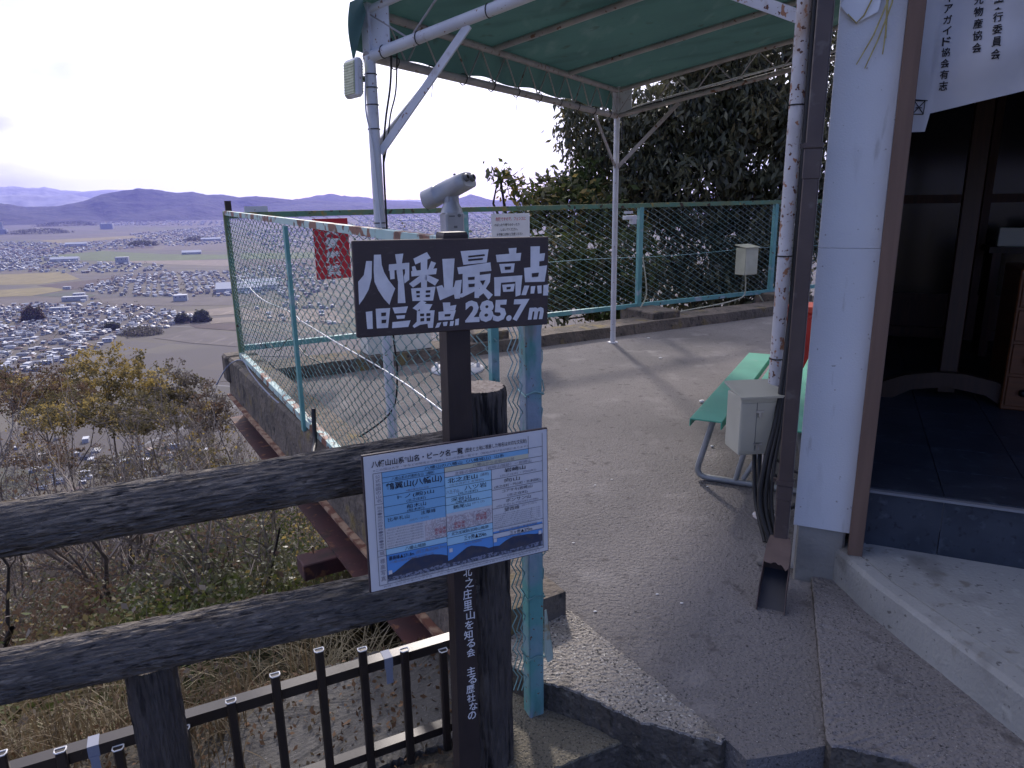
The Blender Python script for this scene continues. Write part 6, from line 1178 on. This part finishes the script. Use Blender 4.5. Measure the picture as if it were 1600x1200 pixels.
ridge('mountain', [(-500, 290), (-150, 296), (0, 292), (25, 291), (45, 294), (70, 292), (95, 297), (130, 299), (170, 296), (210, 298), (300, 304), (420, 312), (900, 312), (1300, 305)], 20000, 2500, 1500, 4)
# ------------------------------------------------------------------ air
hz = bpy.data.materials.new('haze'); hz.use_nodes = True; nt = hz.node_tree; nt.nodes.remove(nt.nodes['Principled BSDF']); pv = nt.nodes.new('ShaderNodeVolumePrincipled'); pv.inputs['Color'].default_value = (.27, .28, .88, 1); pv.inputs['Density'].default_value = HAZE; pv.inputs['Anisotropy'].default_value = .5
nt.links.new(pv.outputs[0], nt.nodes['Material Output'].inputs['Volume']); MATS['haze'] = hz
tag(MB().box((0, 0, (PLAIN - 4 + 820) / 2), (48000, 48000, 820 - PLAIN + 4)).build('haze', 'haze'), kind='stuff')
# ------------------------------------------------------------------ sky and sun
EL, AZ = R(32), R(-5)     # the sun stands ahead of the camera, a little to the left
w = bpy.data.worlds.new('World'); SC.world = w; w.use_nodes = True; nt = w.node_tree; bg = nt.nodes['Background']; sky = nt.nodes.new('ShaderNodeTexSky'); sky.sky_type = 'NISHITA'; sky.sun_disc = False; sky.sun_elevation = EL; sky.sun_rotation = AZ; sky.air_density = 1.0; sky.dust_density = 1.0; sky.ozone_density = 1.5
tc = nt.nodes.new('ShaderNodeTexCoord'); mp = nt.nodes.new('ShaderNodeMapping'); mp.inputs['Scale'].default_value = (1, 1, 3.0); nt.links.new(tc.outputs['Generated'], mp.inputs[0])
nz = nt.nodes.new('ShaderNodeTexNoise'); nz.inputs['Scale'].default_value = 2.2; nz.inputs['Detail'].default_value = 6; nt.links.new(mp.outputs[0], nz.inputs['Vector']); cr_ = nt.nodes.new('ShaderNodeMapRange'); cr_.inputs[1].default_value = .38; cr_.inputs[2].default_value = .62; nt.links.new(nz.outputs[0], cr_.inputs[0])
tint = nt.nodes.new('ShaderNodeMix'); tint.data_type = 'RGBA'; tint.blend_type = 'MULTIPLY'; tint.inputs[0].default_value = 1; nt.links.new(sky.outputs[0], tint.inputs[6]); tint.inputs[7].default_value = (*SKYTINT, 1)
# thin bright cloud lies round the sun and thins out away from it
dt = nt.nodes.new('ShaderNodeVectorMath'); dt.operation = 'DOT_PRODUCT'; nt.links.new(tc.outputs['Generated'], dt.inputs[0]); dt.inputs[1].default_value = (math.sin(AZ) * math.cos(EL), math.cos(AZ) * math.cos(EL), math.sin(EL))
fd = nt.nodes.new('ShaderNodeMapRange'); fd.inputs[1].default_value = -.15; fd.inputs[2].default_value = .85; fd.interpolation_type = 'SMOOTHSTEP'; nt.links.new(dt.outputs['Value'], fd.inputs[0])
ml_ = nt.nodes.new('ShaderNodeMath'); ml_.operation = 'MULTIPLY'; nt.links.new(cr_.outputs[0], ml_.inputs[0]); nt.links.new(fd.outputs[0], ml_.inputs[1])
ad = nt.nodes.new('ShaderNodeMath'); ad.operation = 'MULTIPLY_ADD'; ad.use_clamp = True; nt.links.new(fd.outputs[0], ad.inputs[0]); ad.inputs[1].default_value = .45; nt.links.new(ml_.outputs[0], ad.inputs[2])
d0 = ray(-160, -40).normalized(); dd_ = nt.nodes.new('ShaderNodeVectorMath'); dd_.operation = 'DOT_PRODUCT'; nt.links.new(tc.outputs['Generated'], dd_.inputs[0]); dd_.inputs[1].default_value = d0
n2 = nt.nodes.new('ShaderNodeTexNoise'); n2.inputs['Scale'].default_value = 5; n2.inputs['Detail'].default_value = 5; nt.links.new(mp.outputs[0], n2.inputs['Vector']); n2m = nt.nodes.new('ShaderNodeMath'); n2m.operation = 'MULTIPLY_ADD'; nt.links.new(n2.outputs[0], n2m.inputs[0]); n2m.inputs[1].default_value = .10; nt.links.new(dd_.outputs['Value'], n2m.inputs[2])
g2 = nt.nodes.new('ShaderNodeMapRange'); g2.interpolation_type = 'SMOOTHSTEP'; g2.inputs[1].default_value = 1.016; g2.inputs[2].default_value = 1.056; nt.links.new(n2m.outputs[0], g2.inputs[0])
cl_ = mixc(nt, g2.outputs[0], CLOUD, (4.7, 4.65, 5.3))     # a greyer bank of cloud up to the left
nt.links.new(mixc(nt, ad.outputs[0], tint.outputs[2], cl_), bg.inputs['Color']); bg.inputs['Strength'].default_value = SKYS
sun = bpy.data.objects.new('sun', bpy.data.lights.new('sun', 'SUN')); COL.objects.link(sun); sun.data.energy = SUNS; sun.data.angle = R(4); sun.data.color = SUNC
sv = Vector((math.sin(AZ) * math.cos(EL), math.cos(AZ) * math.cos(EL), math.sin(EL))); sun.rotation_euler = sv.to_track_quat('Z', 'Y').to_euler()
vs_ = SC.view_settings; vs_.view_transform = 'Standard'; vs_.look = 'None'; vs_.gamma = 1; vs_.exposure = EXPO
SC.render.engine = 'CYCLES'; SC.cycles.use_denoising = True; SC.cycles.max_bounces = 8; SC.cycles.transparent_max_bounces = 8; SC.cycles.volume_bounces = 1; SC.cycles.sample_clamp_indirect = 6
